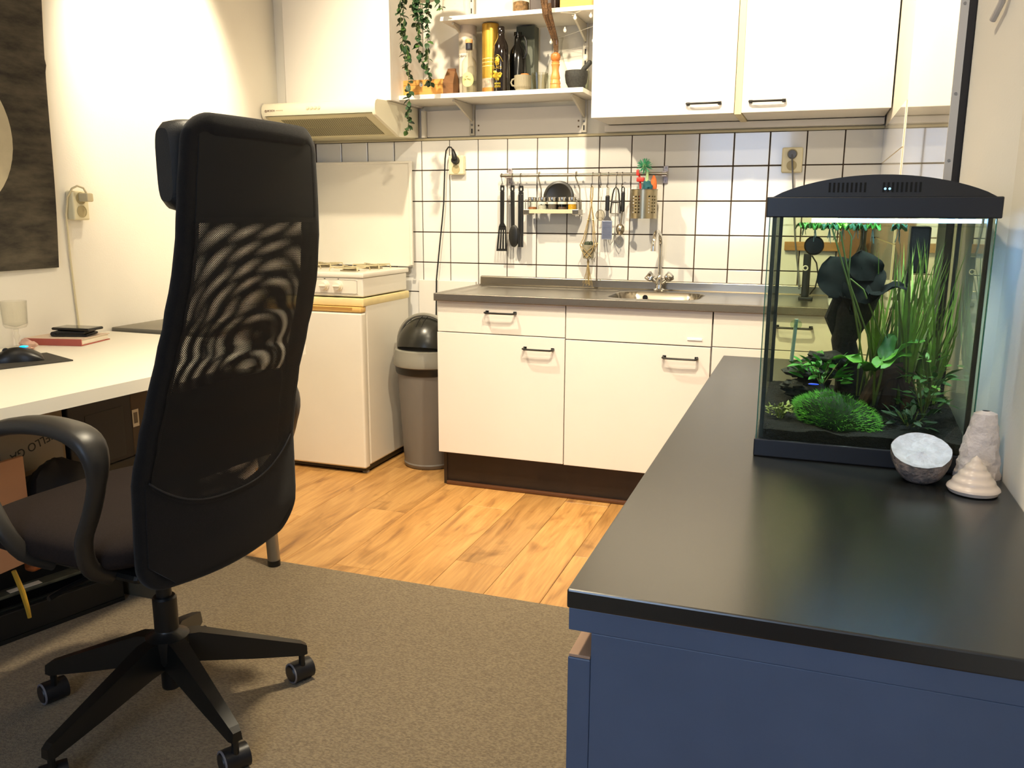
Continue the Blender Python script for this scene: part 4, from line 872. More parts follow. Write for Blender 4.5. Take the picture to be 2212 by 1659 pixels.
for i in range(3):
    y0 = DY0 + .006 + i * .6065
    for j in range(3):
        z1 = .683 - j * .208
        d = part('drawer_front', G().box(1.612, 1.6405, y0, y0 + .600, z1 - .202, z1 - .004, .0015), blue, t)
        part('raw_edge', G().box(1.613, 1.640, y0 + .001, y0 + .599, z1 - .004, z1 + .0, .001), rawwood, d, 0, label='bare wooden edge')
        part('knob', G().lathe([(.006, 0), (.006, .012), (.014, .02), (.012, .027), (0, .028)], (0, 0, 0), 14).xf(Matrix.Translation((1.612, y0 + .30, z1 - .10)) @ Matrix.Rotation(-PI / 2, 4, 'Y')), black_pl, d)

# ================================================================== aquarium
AX0, AX1, AY0, AY1 = 1.783, 2.138, -2.333, -2.000
tank_b = mat('tank_black', '#14161d', .4)
t = thing('aquarium', 'lit glass fish tank with arched black hood on the black dresser', 'aquarium', (1.96, -2.16, .77))
part('base_frame', G().box(AX0 - .003, AX1 + .003, AY0 - .004, AY1 + .004, .7705, .803, .002), tank_b, t)
ag = glass('tank_glass', (.89, .925, .83), 1.0, .005); GT = .005
part('front_pane', G().box(AX0, AX1, AY0, AY0 + GT, .803, 1.212), ag, t, 0)
part('back_pane', G().box(AX0, AX1, AY1 - GT, AY1, .803, 1.212), ag, t, 0)
part('side_pane', G().box(AX0, AX0 + GT, AY0 + GT, AY1 - GT, .803, 1.212), glass('tank_side_glass', (.94, .97, .96), 1.0, .005), t, 0)
part('side_pane', G().box(AX1 - GT, AX1, AY0 + GT, AY1 - GT, .803, 1.212), glass('tank_side_glass', (.94, .97, .96), 1.0, .005), t, 0)
sil = mat('silicone_dark', '#0c1413', .35)
for x, s in ((AX0, 1), (AX1, -1)):
    for y, q in ((AY0, 1), (AY1, -1)):
        part('corner_seam', G().box(min(x + s * GT, x + s * .012), max(x + s * GT, x + s * .012), min(y + q * GT, y + q * .014), max(y + q * GT, y + q * .014), .804, 1.207), sil, t, 0)
part('glass_edge', G().box(AX0 - .0004, AX0 + .0012, AY0 - .0006, AY0 + .0052, .803, 1.206), mat('green_edge', '#2f6b5b', .15), t, 0)
part('glass_edge', G().box(AX1 - .0012, AX1 + .0004, AY0 - .0006, AY0 + .0052, .803, 1.206), mat('green_edge'), t, 0)
hd = part('hood_rim', G().box(AX0 - .006, AX1 + .006, AY0 - .007, AY0 + .005, 1.205, 1.240, .002).box(AX0 - .006, AX1 + .006, AY1 - .005, AY1 + .006, 1.205, 1.240, .002).box(AX0 - .006, AX0 + .005, AY0 + .005, AY1 - .005, 1.205, 1.240).box(AX1 - .005, AX1 + .006, AY0 + .005, AY1 - .005, 1.205, 1.240), tank_b, t, label='black hood rim')
nA = 24; arc = []
for i in range(nA + 1):
    u = i / nA; arc.append((AX0 + .004 + (AX1 - AX0 - .008) * u, 1.240 + .0365 * (1 - (2 * u - 1) ** 2) ** .85))
part('hood_arch', G().prism([(AX1 - .004, 1.2395), (AX0 + .004, 1.2395)] + arc, 1, AY0 - .003, AY1 + .002), mat('hood_grey_black', '#1a1713', .45), t, 25)
for x0, n in ((1.877, 9), (1.962, 9)):
    for k in range(n): part('vent_slot', G().box(x0 + .007 * k, x0 + .007 * k + .0032, AY0 - .0042, AY0 - .0028, 1.2475, 1.2635), mat('slot_dark', '#060606', .9), hd, 0)
for x in (1.966, 1.973): part('indicator', G().blob((x, AY0 - .0045, 1.253), (.002, .001, .002), 8, 6), mat('indicator_light', '#9fd8ff', .3, emit='#9fd8ff', es=1.2), hd)
part('lamp_bar', G().box(AX0 + .07, AX1 - .012, -2.27, -2.21, 1.1965, 1.2035), mat('led_bar', '#e8f4ff', .3, emit='#8fbcff', es=10.0), t, 0, label='bluish-white light bar')
ll = bpy.data.lights.new('tank_light', 'AREA'); ll.shape = 'RECTANGLE'; ll.size = .28; ll.size_y = .07; ll.energy = 0.95; ll.color = (.80, .90, 1.0); ll.spread = R(78)
llo = bpy.data.objects.new('tank_light', ll); C.objects.link(llo); llo.location = (1.97, -2.14, 1.214); llo.parent = None
IX0, IX1, IY0, IY1 = AX0 + .0055, AX1 - .0055, AY0 + .0055, AY1 - .0055
solo('tank_water', G().grid(lambda u, v: (IX0 + (IX1 - IX0) * u, IY0 + (IY1 - IY0) * v, 1.190 + .0006 * math.sin(30 * u) * math.sin(24 * v)), 24, 20), glass('water_surface', (.90, .96, .93), .9, .02), 'still water surface filling the fish tank', 'water', kind='stuff')
from mathutils import noise as NZ
def bed(u, v):
    x = IX0 + (IX1 - IX0) * u; y = IY0 + (IY1 - IY0) * v
    return (x, y, .822 + .030 * v + .006 * NZ.noise(Vector((x * 22, y * 22, 0))) + .002 * NZ.noise(Vector((x * 160, y * 160, 3))))
solo('aquarium_gravel', G().slab(bed, 70, 60, lambda u, v: (0, 0, -(bed(u, v)[2] - .8035))), mat('dark_gravel', '#090c0f', .9, var=.6, vs=320, bump=.9, bs=420), 'dark gravel bed at the bottom of the fish tank', 'gravel', kind='stuff', smooth=60)
rock = mat('dark_slate', '#191d1b', .75, var=.4, vs=40, bump=.5, bs=80)
rs = random.Random(5)
# mossy stone
t = thing('mossy_stone', 'stone covered in bright green moss at the front of the tank', 'stone', (1.925, -2.262, .815))
def mossp(u, v):
    a = 2 * PI * u; q = v * PI
    return (1.926 + .078 * math.sin(q) * math.cos(a), -2.262 + .044 * math.sin(q) * math.sin(a), .836 + .040 * math.cos(q) * (1 + .18 * math.sin(3 * a + 2 * q)) - .26 * (.078 * math.sin(q) * math.cos(a)))
part('stone', G().grid(mossp, 24, 14, closeu=True), mat('moss_base', '#1f3d1c', .9, var=.4, vs=50), t)
g = G()
for k in range(2600):
    u, v = rs.random(), math.acos(1 - 1.55 * rs.random()) / PI; p = Vector(mossp(u, v)); d = (p - Vector((1.926, -2.262, .832))).normalized()
    d = (d + Vector((rs.uniform(-.6, .6), rs.uniform(-.6, .6), rs.uniform(-.3, .6)))).normalized(); L = rs.uniform(.005, .012); s = d.orthogonal().normalized() * .0007
    g.add([p - s, p + s, p + d * L], [(0, 1, 2)])
part('moss', g, mat('moss_green', '#5aa534', .8, var=.35, vs=70), t, 0, kind='stuff')
# slate ledges, dark driftwood
for k, (x, y, z, r, lab) in enumerate(((1.870, -2.13, .862, (.050, .04, .022), 'lowest dark slate of the ledge at left in the tank'), (1.872, -2.12, .898, (.052, .035, .014), 'middle dark slate of the ledge at left in the tank'), (1.905, -2.11, .925, (.045, .034, .014), 'topmost dark slate of the ledge at left in the tank'), (1.840, -2.15, .872, (.026, .02, .010), 'small dark slate chip at the left tip of the ledge'))):
    solo('slate', G().blob((x, y, z), r, 20, 12, .22, k + 1, 8), rock, lab, 'stone', 'dark slates in the tank')
t = thing('driftwood', 'dark branching driftwood rising in the middle of the tank', 'driftwood', (1.95, -2.10, .84))
dw = mat('driftwood', '#171310', .85, var=.3, vs=40, bump=.5, bs=60)
part('trunk', G().tube([(1.955, -2.08, .84), (1.945, -2.085, .90), (1.93, -2.09, .96), (1.945, -2.10, 1.02), (1.965, -2.105, 1.07), (1.958, -2.11, 1.12)], [.035, .026, .024, .034, .030, .010], 14), dw, t)
part('branch', G().tube([(1.945, -2.085, .93), (1.905, -2.09, 1.01), (1.915, -2.10, 1.06)], [.018, .016, .008], 10), dw, t)
t = thing('brown_roots', 'brown mangrove root arching low at the right in the tank', 'driftwood', (2.03, -2.14, .84))
bw = mat('root_brown', '#3a2417', .85, var=.3, vs=40)
part('root', G().tube([(1.965, -2.17, .835), (1.985, -2.16, .875), (2.005, -2.15, .905), (2.04, -2.14, .915), (2.06, -2.14, .90)], [.010, .014, .018, .017, .010], 10), bw, t)
part('root', G().tube([(2.015, -2.15, .84), (2.018, -2.148, .87), (2.018, -2.146, .905)], [.016, .014, .014], 10), bw, t)
part('root', G().tube([(2.055, -2.15, .84), (2.05, -2.145, .88), (2.04, -2.14, .905)], [.014, .013, .012], 10), bw, t)
# big dark lily leaves
def bigleaf(c, L, Wd, rot, m, parent, name='leaf', curl=.25):
    g = G()
    def fn(u, v):
        wv = Wd * (math.sin(PI * min(1, .12 + .88 * v)) ** .6); x = (u - .5) * 2
        return (x * wv / 2, v * L, -curl * L * v * v + .12 * wv * abs(x) + .006 * math.sin(9 * v + 3 * x) * x)
    g.slab(fn, 6, 8, lambda u, v: (0, 0, .0006)); g.xf(Matrix.Translation(c) @ Euler(rot).to_matrix().to_4x4())
    return part(name, g, m, parent, 60)
lily = mat('lily_dark', '#060a09', .9, var=.3, vs=30, spec=.08); bright = mat('leaf_bright', '#5d9a2a', .5, var=.25, vs=25); mid = mat('leaf_mid', '#33691f', .55, var=.3, vs=25); grassm = mat('vallis', '#7c9a3a', .5, var=.25, vs=20); grassd = mat('vallis_dark', '#5d6628', .55, var=.25, vs=20)
t = thing('dark_lily', 'dark broad-leaved water lily in the middle of the tank', 'water plant', (1.96, -2.13, .85))
for c, L, Wd, rot in (((1.925, -2.14, 1.055), .085, .085, (R(80), R(-20), R(10))), ((1.945, -2.15, 1.045), .085, .075, (R(70), R(15), R(-25))), ((1.965, -2.16, 1.06), .075, .05, (R(25), R(10), R(-70))), ((1.955, -2.14, 1.085), .060, .07, (R(85), R(0), R(20))), ((1.935, -2.15, 1.02), .06, .06, (R(60), R(30), R(60)))):
    bigleaf(c, L, Wd, rot, lily, t)
for P in ([(1.965, -2.15, .86), (1.975, -2.16, .97), (1.93, -2.17, 1.08), (1.905, -2.18, 1.18)], [(1.96, -2.15, .86), (1.955, -2.18, 1.0), (1.92, -2.19, 1.10), (1.89, -2.19, 1.185)], [(1.97, -2.15, .86), (1.995, -2.15, .98), (1.955, -2.16, 1.07), (1.93, -2.165, 1.09)], [(1.98, -2.15, .87), (1.96, -2.2, .95), (1.925, -2.2, 1.10), (1.925, -2.2, 1.17), (1.915, -2.2, 1.187)]):
    part('stem', G().tube(P, .0016, 6), mat('stem_olive', '#5d6b2d', .6), t)
# broad green leaves in the centre
t = thing('broad_leaf_plant', 'bright green broad-leaved plant in the centre of the tank', 'water plant', (1.99, -2.18, .86))
for c, L, Wd, rot in (((1.985, -2.20, .925), .075, .036, (R(25), 0, R(80))), ((1.985, -2.20, .925), .080, .038, (R(35), R(10), R(-55))), ((2.0, -2.19, .935), .085, .030, (R(45), R(-15), R(-75))), ((1.985, -2.21, .92), .055, .034, (R(30), R(10), R(150))), ((2.0, -2.18, .94), .07, .03, (R(50), 0, R(-20)))):
    bigleaf(c, L, Wd, rot, bright if L > .07 else mid, t)
part('stem', G().tube([(1.99, -2.18, .85), (1.987, -2.19, .89), (1.985, -2.20, .925)], .0025, 6).tube([(1.99, -2.18, .85), (1.997, -2.185, .90), (2.0, -2.19, .935)], .0025, 6), mat('stem_olive'), t)
# low bushy plants: many small leaves
def bush(x, y, z, r, h, n, m, lab, L=.02, Wd=.009):
    t = thing('bushy_plant', lab, 'water plant', (x, y, z), group='low bushy water plants')
    me = [leafmesh('leaf', L, Wd, m, .1, 4), leafmesh('leaf', L * 1.3, Wd * 1.1, m, .1, 4)]
    for k in range(n):
        a = rs.uniform(0, 2 * PI); q = rs.random() ** .6; o = bpy.data.objects.new('leaf', me[k % 2]); C.objects.link(o); o.parent = t
        o.location = (r * q * math.cos(a), r * q * .8 * math.sin(a), rs.uniform(.004, h)); o.rotation_euler = (R(rs.uniform(-5, 65)), R(rs.uniform(-30, 30)), a - PI / 2 + rs.uniform(-.6, .6)); s = rs.uniform(.7, 1.2); o.scale = (s, s, s)
    g = G()
    for k in range(6): a = k; g.tube([(x, y, z - .008), (x + r * .6 * math.cos(a), y + r * .5 * math.sin(a), z + h * .9)], .001, 4)
    part('stem', g, mat('stem_olive'), t)
bush(1.893, -2.17, .885, .045, .045, 60, mat('bush_bright', '#3f8f2c', .5, var=.2, vs=30), 'bright leafy bush on the slate ledge in the tank', .026, .013)
bush(2.075, -2.20, .845, .040, .075, 70, mid, 'leafy green bush at the right front of the tank', .022, .012)
bush(2.05, -2.25, .828, .040, .030, 55, mat('bush_dark', '#274a22', .6, var=.3, vs=30), 'dark green low bush beside the right front corner of the tank', .018, .009)
bush(2.09, -2.13, .85, .030, .10, 30, mat('bush_lime', '#6aa338', .5, var=.2, vs=30), 'pale lime plant near the right pane of the tank', .02, .010)
bush(1.822, -2.255, .828, .026, .024, 80, mat('carpet_yellow', '#8d9a4c', .6, var=.2, vs=40), 'yellowish carpet plant at the left front corner of the tank', .009, .005)
# ribbon grass
for k in range(10):
    x = 1.99 + .013 * k + rs.uniform(-.006, .006); y = -2.05 - .02 * (k % 6); x = min(x, 2.112)
    t = thing('ribbon_grass', ('tuft of long green ribbon grass at the right back of the tank'), 'water plant', (x, y, .848), group='ribbon grass tufts in the tank')
    for q in range(17):
        a = rs.uniform(-.5, .5); b_ = rs.uniform(-.10, .08); h = rs.uniform(.14, .33); wd = rs.uniform(.0013, .0027); lean = a * .10
        def fn(u, v, lean=lean, b_=b_, h=h, wd=wd, x=x, y=y):
            xx = min(max(x + lean * v * (.4 + .6 * v), IX0 + .01), IX1 - .008); yy = min(max(y + b_ * v * v, IY0 + .02), IY1 - .008)
            return (xx + (u - .5) * wd * 2 * (1 - v ** 4), yy + .002 * math.sin(6 * v), min(.845 + h * v, 1.187))
        part('leaf', G().grid(fn, 1, 10), grassm if (q + k) % 3 else grassd, t, 60)
# floating plants
for k, (x, y) in enumerate(((1.86, -2.2), (1.885, -2.24), (1.91, -2.16), (1.93, -2.25), (1.96, -2.2), (1.84, -2.12), (1.90, -2.08), (2.0, -2.26))):
    t = thing('floating_plant', ('second floating plant from the left on the tank water', 'third floating plant from the left on the tank water', 'fifth floating plant from the left on the tank water', 'floating plant third from the right on the tank water', 'floating plant second from the right on the tank water', 'leftmost floating plant on the tank water', 'fourth floating plant from the left on the tank water', 'rightmost floating plant on the tank water')[k], 'water plant', (x, y, 1.186), group='floating plants in the tank')
    for q in range(4): bigleaf((x, y, 1.188), .017, .013, (R(8), 0, q * PI / 2 + k), mid if k % 2 else bright, t)
    g = G()
    for q in range(5): g.tube([(x, y, 1.187), (x + rs.uniform(-.006, .006), y + rs.uniform(-.006, .006), 1.187 - rs.uniform(.01, .03))], .0006, 4)
    part('roots', g, mat('root_pale', '#6f7f6a', .8), t)
# equipment
t = thing('thermometer', 'glass stick thermometer with sucker inside the tank', 'thermometer', (1.838, -2.20, .94))
part('stick', G().tube([(1.834, -2.20, .93), (1.838, -2.20, 1.012)], .0035, 10), mat('thermo', '#9fb8a8', .2), t); part('sucker', G().blob((1.838, -2.20, 1.002), (.011, .004, .010), 14, 8), glass('sucker', (.8, .88, .78), .6), t)
solo('algae_magnet', G().lathe([(.018, 0), (.020, .002), (.020, .012), (.017, .016), (0, .017)], (0, 0, 0), 24).xf(Matrix.Translation((1.860, AY1 - .006, 1.147)) @ Matrix.Rotation(PI / 2, 4, 'X')), black_pl, 'round black magnet cleaner on the glass of the tank', 'magnet')
t = thing('tank_filter', 'slim black internal filter at the back of the tank', 'filter', (2.03, -2.01, .86))
part('body', G().box(2.040, 2.078, -2.035, -1.995, 1.095, 1.188, .004), black_pl, t); part('pipe', G().tube([(2.045, -2.02, 1.10), (2.042, -2.02, 1.0)], .0045, 8), black_pl, t)
t = thing('neon_fish', 'tiny fish with glowing blue stripe above the mossy stone', 'fish', (1.878, -2.20, .885))
part('body', G().blob((1.878, -2.20, .886), (.011, .0025, .0035), 14, 8), mat('fish_dark', '#2a3350', .4), t)
part('stripe', G().blob((1.878, -2.2022, .8872), (.010, .0014, .0015), 12, 6), mat('fish_blue', '#2a50ff', .3, emit='#2a50ff', es=.8), t)
part('tail', G().prism([(1.888, .886), (1.895, .890), (1.895, .882)], 1, -2.2006, -2.1994), mat('fish_dark'), t, 0)

# ================================================================== stones and shell beside the tank
t = thing('geode_half', 'halved white geode bowl in front of the fish tank', 'geode', (2.055, -2.39, .77))
def shell(u, v, s=1.0):
    a = 2 * PI * u; q = v * PI / 2; k = 1 + .06 * NZ.noise(Vector((math.cos(a) * 2, math.sin(a) * 2, v * 3)))
    return (2.055 + s * k * .0475 * math.cos(q) ** .75 * math.cos(a), -2.390 + s * k * .042 * math.cos(q) ** .75 * math.sin(a), .822 - s * .049 * math.sin(q) + .48 * (s * .042 * math.cos(q) * math.sin(a)))
part('crust', G().grid(shell, 40, 14, closeu=True), mat('geode_crust', '#8d7d74', .85, col2='#5f5a58', vs=70, bump=.8, bs=90), t)
part('crystal_face', G().grid(lambda u, v: tuple(Vector(shell(u, 0, .985 * (1 - v))) + Vector((0, 0, -.006 * math.sin(PI * min(1, v)) - .004 * v + .0016 * NZ.noise(Vector((u * 30, v * 20, 0)))))), 40, 12, closeu=True), mat('geode_crystal', '#e4e7f2', .4, var=.12, vs=60, bump=.4, bs=120), t, label='pale bluish crystal face')
t = thing('crystal_tower', 'tall rough pale quartz tower standing behind the shell', 'crystal', (2.152, -2.33, .77))
def tower(u, v):
    a = 2 * PI * u; k = 1 + .13 * NZ.noise(Vector((math.cos(a) * 2.2, math.sin(a) * 2.2, v * 11))); r = (.0375 - .020 * v ** 1.1) * k
    if v > .985: r *= .35
    return (2.150 + r * math.cos(a) + .004 * v, -2.335 + r * .8 * math.sin(a), .77 + .116 * v)
part('body', G().grid(tower, 22, 26, closeu=True), mat('rose_quartz', '#ecdcd2', .45, var=.10, vs=30, bump=.5, bs=60), t, 25)
t = thing('cone_shell', 'smooth cream cone-shaped sea shell at front right of the dresser top', 'shell', (2.118, -2.43, .77))
prof = []
for i in range(25):
    v = i / 24; r = .0385 * (1 - v) ** .92 + .001 + .0009 * math.sin(v * 30); prof.append((max(r, .0005), .008 + .054 * v))
part('cone', G().lathe([(.026, .0005), (.036, .002)] + prof, (2.130, -2.435, .77), 36), mat('shell_cream', '#f0dccb', .28, var=.06, vs=20, stretch=(1, 1, 8)), t)

# ================================================================== desk and what lies on it
DZ = .775
t = thing('desk', 'white desk along the left wall with grey tube legs', 'desk', (-.2, -2.3, 0))
poly = [(-.606, -3.35), (.085, -3.35), (.262, -1.488), (-.606, -1.470)]
part('top', G().prism(poly, 2, DZ - .034, DZ), mat('desk_white', '#f2ecdc', .4), t, 0)
lg = mat('leg_grey', '#8b857b', .4, .6)
for x, y, dx, dy in ((.150, -1.62, .02, .02), (-.53, -1.58, -.0, .02), (-.53, -3.22, .0, -.02), (.03, -3.22, .02, -.02)):
    l = part('leg', G().cyl((x, y, DZ - .034), (x + dx, y + dy, .03), .021, n=16), lg, t)
    part('foot', G().cyl((x + dx, y + dy, .0115), (x + dx, y + dy, .032), .022, n=16), black_pl, l)
part('cable_tray', G().box(-.58, -.40, -2.6, -1.7, .66, .68), mat('tray_dark', '#2a2622', .7), t, 0)
# grey topped unit standing beyond the desk end
t = thing('grey_cabinet', 'low grey topped cabinet beyond the far end of the desk', 'cabinet', (-.4, -1.3, 0))
part('body', G().box(-.604, -.20, -1.44, -1.18, .0, .765, .003), white_lam, t)
part('top', G().box(-.607, -.19, -1.45, -1.17, .7655, .787, .003), mat('top_grey', '#7d7768', .5), t)
# mouse mat and mouse
pc_ = Vector((-.194, -2.019)); e1 = Vector((-.073, -.183)).normalized(); e2 = Vector((-.112, .065)).normalized(); e2 = Vector((-e1.y * -1, e1.x * -1)) if False else Vector((e1.y, -e1.x))
P4 = [pc_, pc_ + e1 * .30, pc_ + e1 * .30 + e2 * .20, pc_ + e2 * .20]
solo('mouse_mat', G().prism([tuple(p) for p in P4], 2, DZ + .0003, DZ + .004), mat('mat_grey', '#3b3730', .8, var=.1, vs=60), 'dark grey mouse mat on the white desk', 'mouse mat', smooth=0)
mang = math.atan2(e2.y, e2.x)
t = thing('computer_mouse', 'black computer mouse with a cyan light on the mouse mat', 'mouse', (-.325, -2.085, DZ + .004), rotz=R(138))
def mouse(u, v):
    a = u * PI; x = (v - .5) * 2
    h = .040 * (1 - .55 * max(0, (x + .15)) ** 2 - .75 * max(0, -(x + .15)) ** 2) ; wd = .034 * (1 - .25 * abs(x) ** 3) - .004 * math.exp(-(x * 3) ** 2)
    return (wd * math.cos(a), -x * .062, .001 + h * math.sin(a) ** .75 * (1 if 0 < v < 1 else .25))
mb = part('shell', G().slab(mouse, 20, 20, lambda u, v: (0, 0, -.001)), mat('mouse_black', '#191715', .38), t)
part('scroll_wheel', G().cyl((-.004, .035, .031), (.004, .035, .031), .009, n=16), black_pl, mb)
part('logo_light', G().blob((.006, -.012, .0405), (.007, .012, .003), 12, 8), mat('cyan_light', '#19b8ff', .3, emit='#10b0ff', es=2.2), mb, label='glowing cyan light')
part('cable', G().tube([(0, .062, .012), (.004, .09, .006), (.002, .14, .004), (-.03, .22, .003)], .002, 6), black_pl, t)
# book with wallet and phone on top
ba = math.atan2(.045, .2); Bm = Matrix.Translation((-.598, -1.834, DZ)) @ Matrix.Rotation(ba, 4, 'Z')
t = thing('hardcover_book', 'thin red hardcover book lying on the white desk', 'book', (-.598, -1.834, DZ + .0003), rotz=ba)
red = mat('book_red', '#b0584c', .6, var=.06, vs=20)
part('pages', G().box(.0035, .202, .004, .152, .0032, .0195, .001), mat('paper', '#e6dbc6', .8), t)
part('cover', G().box(0, .205, 0, .158, 0, .003, .0008), red, t); part('cover', G().box(0, .205, 0, .158, .0197, .0227, .0008), mat('cover_pale', '#d8c2ac', .6), t); part('spine', G().box(0, .205, -.0035, .0005, 0, .0227, .001), red, t)
Bw = lambda x, y, z: Bm @ Vector((x, y, z))
t = thing('wallet', 'black folded wallet lying on the red book under the phone', 'wallet', tuple(Bw(.13, .09, .0232)), rotz=ba + R(8))
lw = mat('wallet_black', '#16130f', .6, bump=.3, bs=150)
part('flap', G().box(-.062, .050, -.046, .046, .0003, .008, .003), lw, t); part('flap', G().box(-.060, .046, -.044, .044, .0095, .018, .003), lw, t); part('fold', G().cyl((-.060, -.044, .009), (-.060, .044, .009), .0085, n=12), lw, t)
part('cards', G().box(-.05, .040, -.040, .040, .0082, .0093), mat('cards', '#7b6a4c', .6), t, 0)
t = thing('smartphone', 'black smartphone lying askew on top of the wallet', 'phone', tuple(Bw(.135, .085, .0432)), rotz=ba + R(-6))
part('case', G().box(-.072, .075, -.037, .037, 0, .009, .004, 3), black_pl, t); part('screen', G().box(-.068, .071, -.033, .033, .009, .0094), mat('screen_glass', '#565546', .12), t, 0)
solo('pink_stone', G().blob((-.50, -1.905, DZ + .016), (.034, .020, .017), 18, 12, .22, 9, 6), mat('pink_quartz', '#d9b09c', .45, var=.15, vs=40), 'small rough pink stone in front of the red book', 'stone')
# footed glasses at the edge of the photograph
cgl = glass('goblet_glass', (.97, .97, .95), .9, .02, edge=.12)
for k, (x, y, lab) in enumerate(((-.545, -1.905, 'footed clear drinking glass on the desk nearest the book'), )):
    t = thing('goblet', lab, 'glass', (x, y, DZ))
    part('foot', G().lathe([(.0, .012), (.008, .011), (.036, .003), (.037, .001), (0, .0005)], (x, y, DZ), 28), cgl, t)
    part('stem', G().lathe([(.006, .010), (.0055, .03), (.010, .042), (.006, .052), (.008, .065)], (x, y, DZ), 16), cgl, t)
    part('bowl', G().lathe([(.006, .064), (.03, .070), (.036, .080), (.039, .155), (.0375, .155), (.034, .082), (.0, .070)], (x, y, DZ), 28), cgl, t)

# ================================================================== left wall
mt = bpy.data.materials.new('tapestry_cloth'); mt.use_nodes = True; nt = mt.node_tree; b = nt.nodes['Principled BSDF']; b.inputs['Roughness'].default_value = .9
tc = nt.nodes.new('ShaderNodeTexCoord'); mp = nt.nodes.new('ShaderNodeMapping'); mp.inputs['Scale'].default_value = (1, .7, 2.4); nt.links.new(tc.outputs['Object'], mp.inputs[0])
n1 = nt.nodes.new('ShaderNodeTexNoise'); n1.inputs['Scale'].default_value = 7; n1.inputs['Detail'].default_value = 9; n1.inputs['Roughness'].default_value = .65; nt.links.new(mp.outputs[0], n1.inputs['Vector'])
cr = nt.nodes.new('ShaderNodeValToRGB'); cr.color_ramp.elements[0].position = .35; cr.color_ramp.elements[0].color = lin('#2a2620'); cr.color_ramp.elements[1].position = .72; cr.color_ramp.elements[1].color = lin('#625a4a')
nt.links.new(n1.outputs['Fac'], cr.inputs[0]); nt.links.new(cr.outputs[0], b.inputs['Base Color'])
t = thing('wall_hanging', 'dark charcoal cloth wall hanging with pale disc on the left wall', 'wall hanging', (-.60, -2.1, 1.02))
def cloth(u, v):
    y = -1.668 + .06 * v * .98 - 1.05 * u + .004 * math.sin(9 * v); z = 1.022 + 1.25 * v
    fold = .006 * math.exp(-((z - 1.735 + .05 * (1 - u)) / .010) ** 2)
    return (-.6075 + .004 + .003 * math.sin(6 * u + 4 * v) + fold + .010 * (1 - v) ** 3 * (.5 + .5 * math.sin(3 * u)), y, z)
part('cloth', G().slab(cloth, 30, 60, lambda u, v: (.0015, 0, 0)), mt, t, 60)
part('disc', G().grid(lambda u, v: (-.5935 + .003 * math.sin(3 * v), -2.05 + .249 * v * math.cos(2 * PI * u), 1.44 + .249 * v * math.sin(2 * PI * u)), 48, 4, closeu=True), mat('disc_pale', '#cfc4a6', .9, var=.12, vs=9), t, label='pale round disc')
t = thing('wall_socket', 'cream double socket on the left wall above the desk', 'socket', (XL, -1.565, 1.18), group='double wall sockets')
scm = mat('socket_cream')
part('plate', G().box(XL + .0005, XL + .034, -1.602, -1.532, 1.182, 1.283, .006, 3), scm, t)
for z in (1.212, 1.257): part('outlet', G().lathe([(.021, 0), (.021, .001), (.0185, .001), (.0185, -.006), (0, -.006)], (0, 0, 0), 24).xf(Matrix.Translation((XL + .0345, -1.567, z)) @ Matrix.Rotation(PI / 2, 4, 'Y')), mat('socket_inner'), t)
for s in (-1, 1): part('pin_hole', G().cyl((XL + .029, -1.567 + s * .0075, 1.212), (XL + .0298, -1.567 + s * .0075, 1.212), .003, n=8), black_pl, t)
t = thing('power_cord', 'pale plug and cord running down the left wall to the desk', 'cord', (XL, -1.6, .78))
pcm = mat('cord_pale', '#dccfa9', .5)
part('plug', G().box(XL + .032, XL + .075, -1.577, -1.549, 1.245, 1.275, .005), pcm, t)
part('cable', G().tube([(XL + .06, -1.565, 1.274), (XL + .055, -1.572, 1.292), (XL + .045, -1.588, 1.299), (XL + .035, -1.602, 1.29), (XL + .02, -1.612, 1.26), (XL + .010, -1.614, 1.2), (XL + .007, -1.612, 1.05), (XL + .007, -1.607, .90), (XL + .007, -1.602, .78)], .0036, 7), pcm, t)

# ================================================================== clutter under the desk
card = mat('cardboard', '#8c7a5e', .85, var=.08, vs=14)
t = thing('shipping_carton', 'open pale cardboard carton with upside-down print under the desk', 'carton', (-.45, -2.2, .435))
g = G().box(-.60, -.31, -2.45, -1.975, .435, .447).box(-.322, -.31, -2.45, -1.975, .447, .64).box(-.60, -.588, -2.45, -1.975, .447, .64).box(-.588, -.322, -1.987, -1.975, .447, .64).box(-.588, -.322, -2.45, -2.438, .447, .64)
part('walls', g, card, t, 0)
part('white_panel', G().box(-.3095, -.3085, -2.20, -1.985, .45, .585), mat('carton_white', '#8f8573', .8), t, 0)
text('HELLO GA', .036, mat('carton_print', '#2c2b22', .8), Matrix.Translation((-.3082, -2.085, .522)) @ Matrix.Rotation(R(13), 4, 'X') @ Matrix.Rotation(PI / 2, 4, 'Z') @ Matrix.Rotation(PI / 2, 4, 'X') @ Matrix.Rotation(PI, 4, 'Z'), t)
solo('storage_crate', G().box(-.60, -.415, -2.44, -1.98, .0125, .4345, .004), mat('crate_black', '#141311', .6, var=.1, vs=10), 'black storage crate under the pale carton below the desk', 'crate')
t = thing('black_box', 'black box with dark grey square under the desk', 'box', (-.45, -1.83, .3855))
part('box', G().box(-.60, -.30, -1.965, -1.703, .3855, .62, .004), mat('box_black', '#0f0d0b', .6), t)
part('grey_square', G().box(-.2998, -.2988, -1.90, -1.74, .40, .57), mat('box_grey', '#2d2c29', .7), t, 0)
t = thing('narrow_carton', 'narrow brown carton with white label beside the black box', 'carton', (-.45, -1.66, .3855))
part('box', G().box(-.60, -.305, -1.700, -1.615, .3855, .60, .003), mat('carton_brown', '#4f4130', .8), t)
lb = part('label', G().box(-.3048, -.3035, -1.697, -1.668, .485, .545), mat('label_white', '#cfc5ad', .7), t, 0)
part('label_print', G().box(-.3035, -.303, -1.691, -1.674, .497, .535), mat('label_grey', '#6d6353', .8), lb, 0)
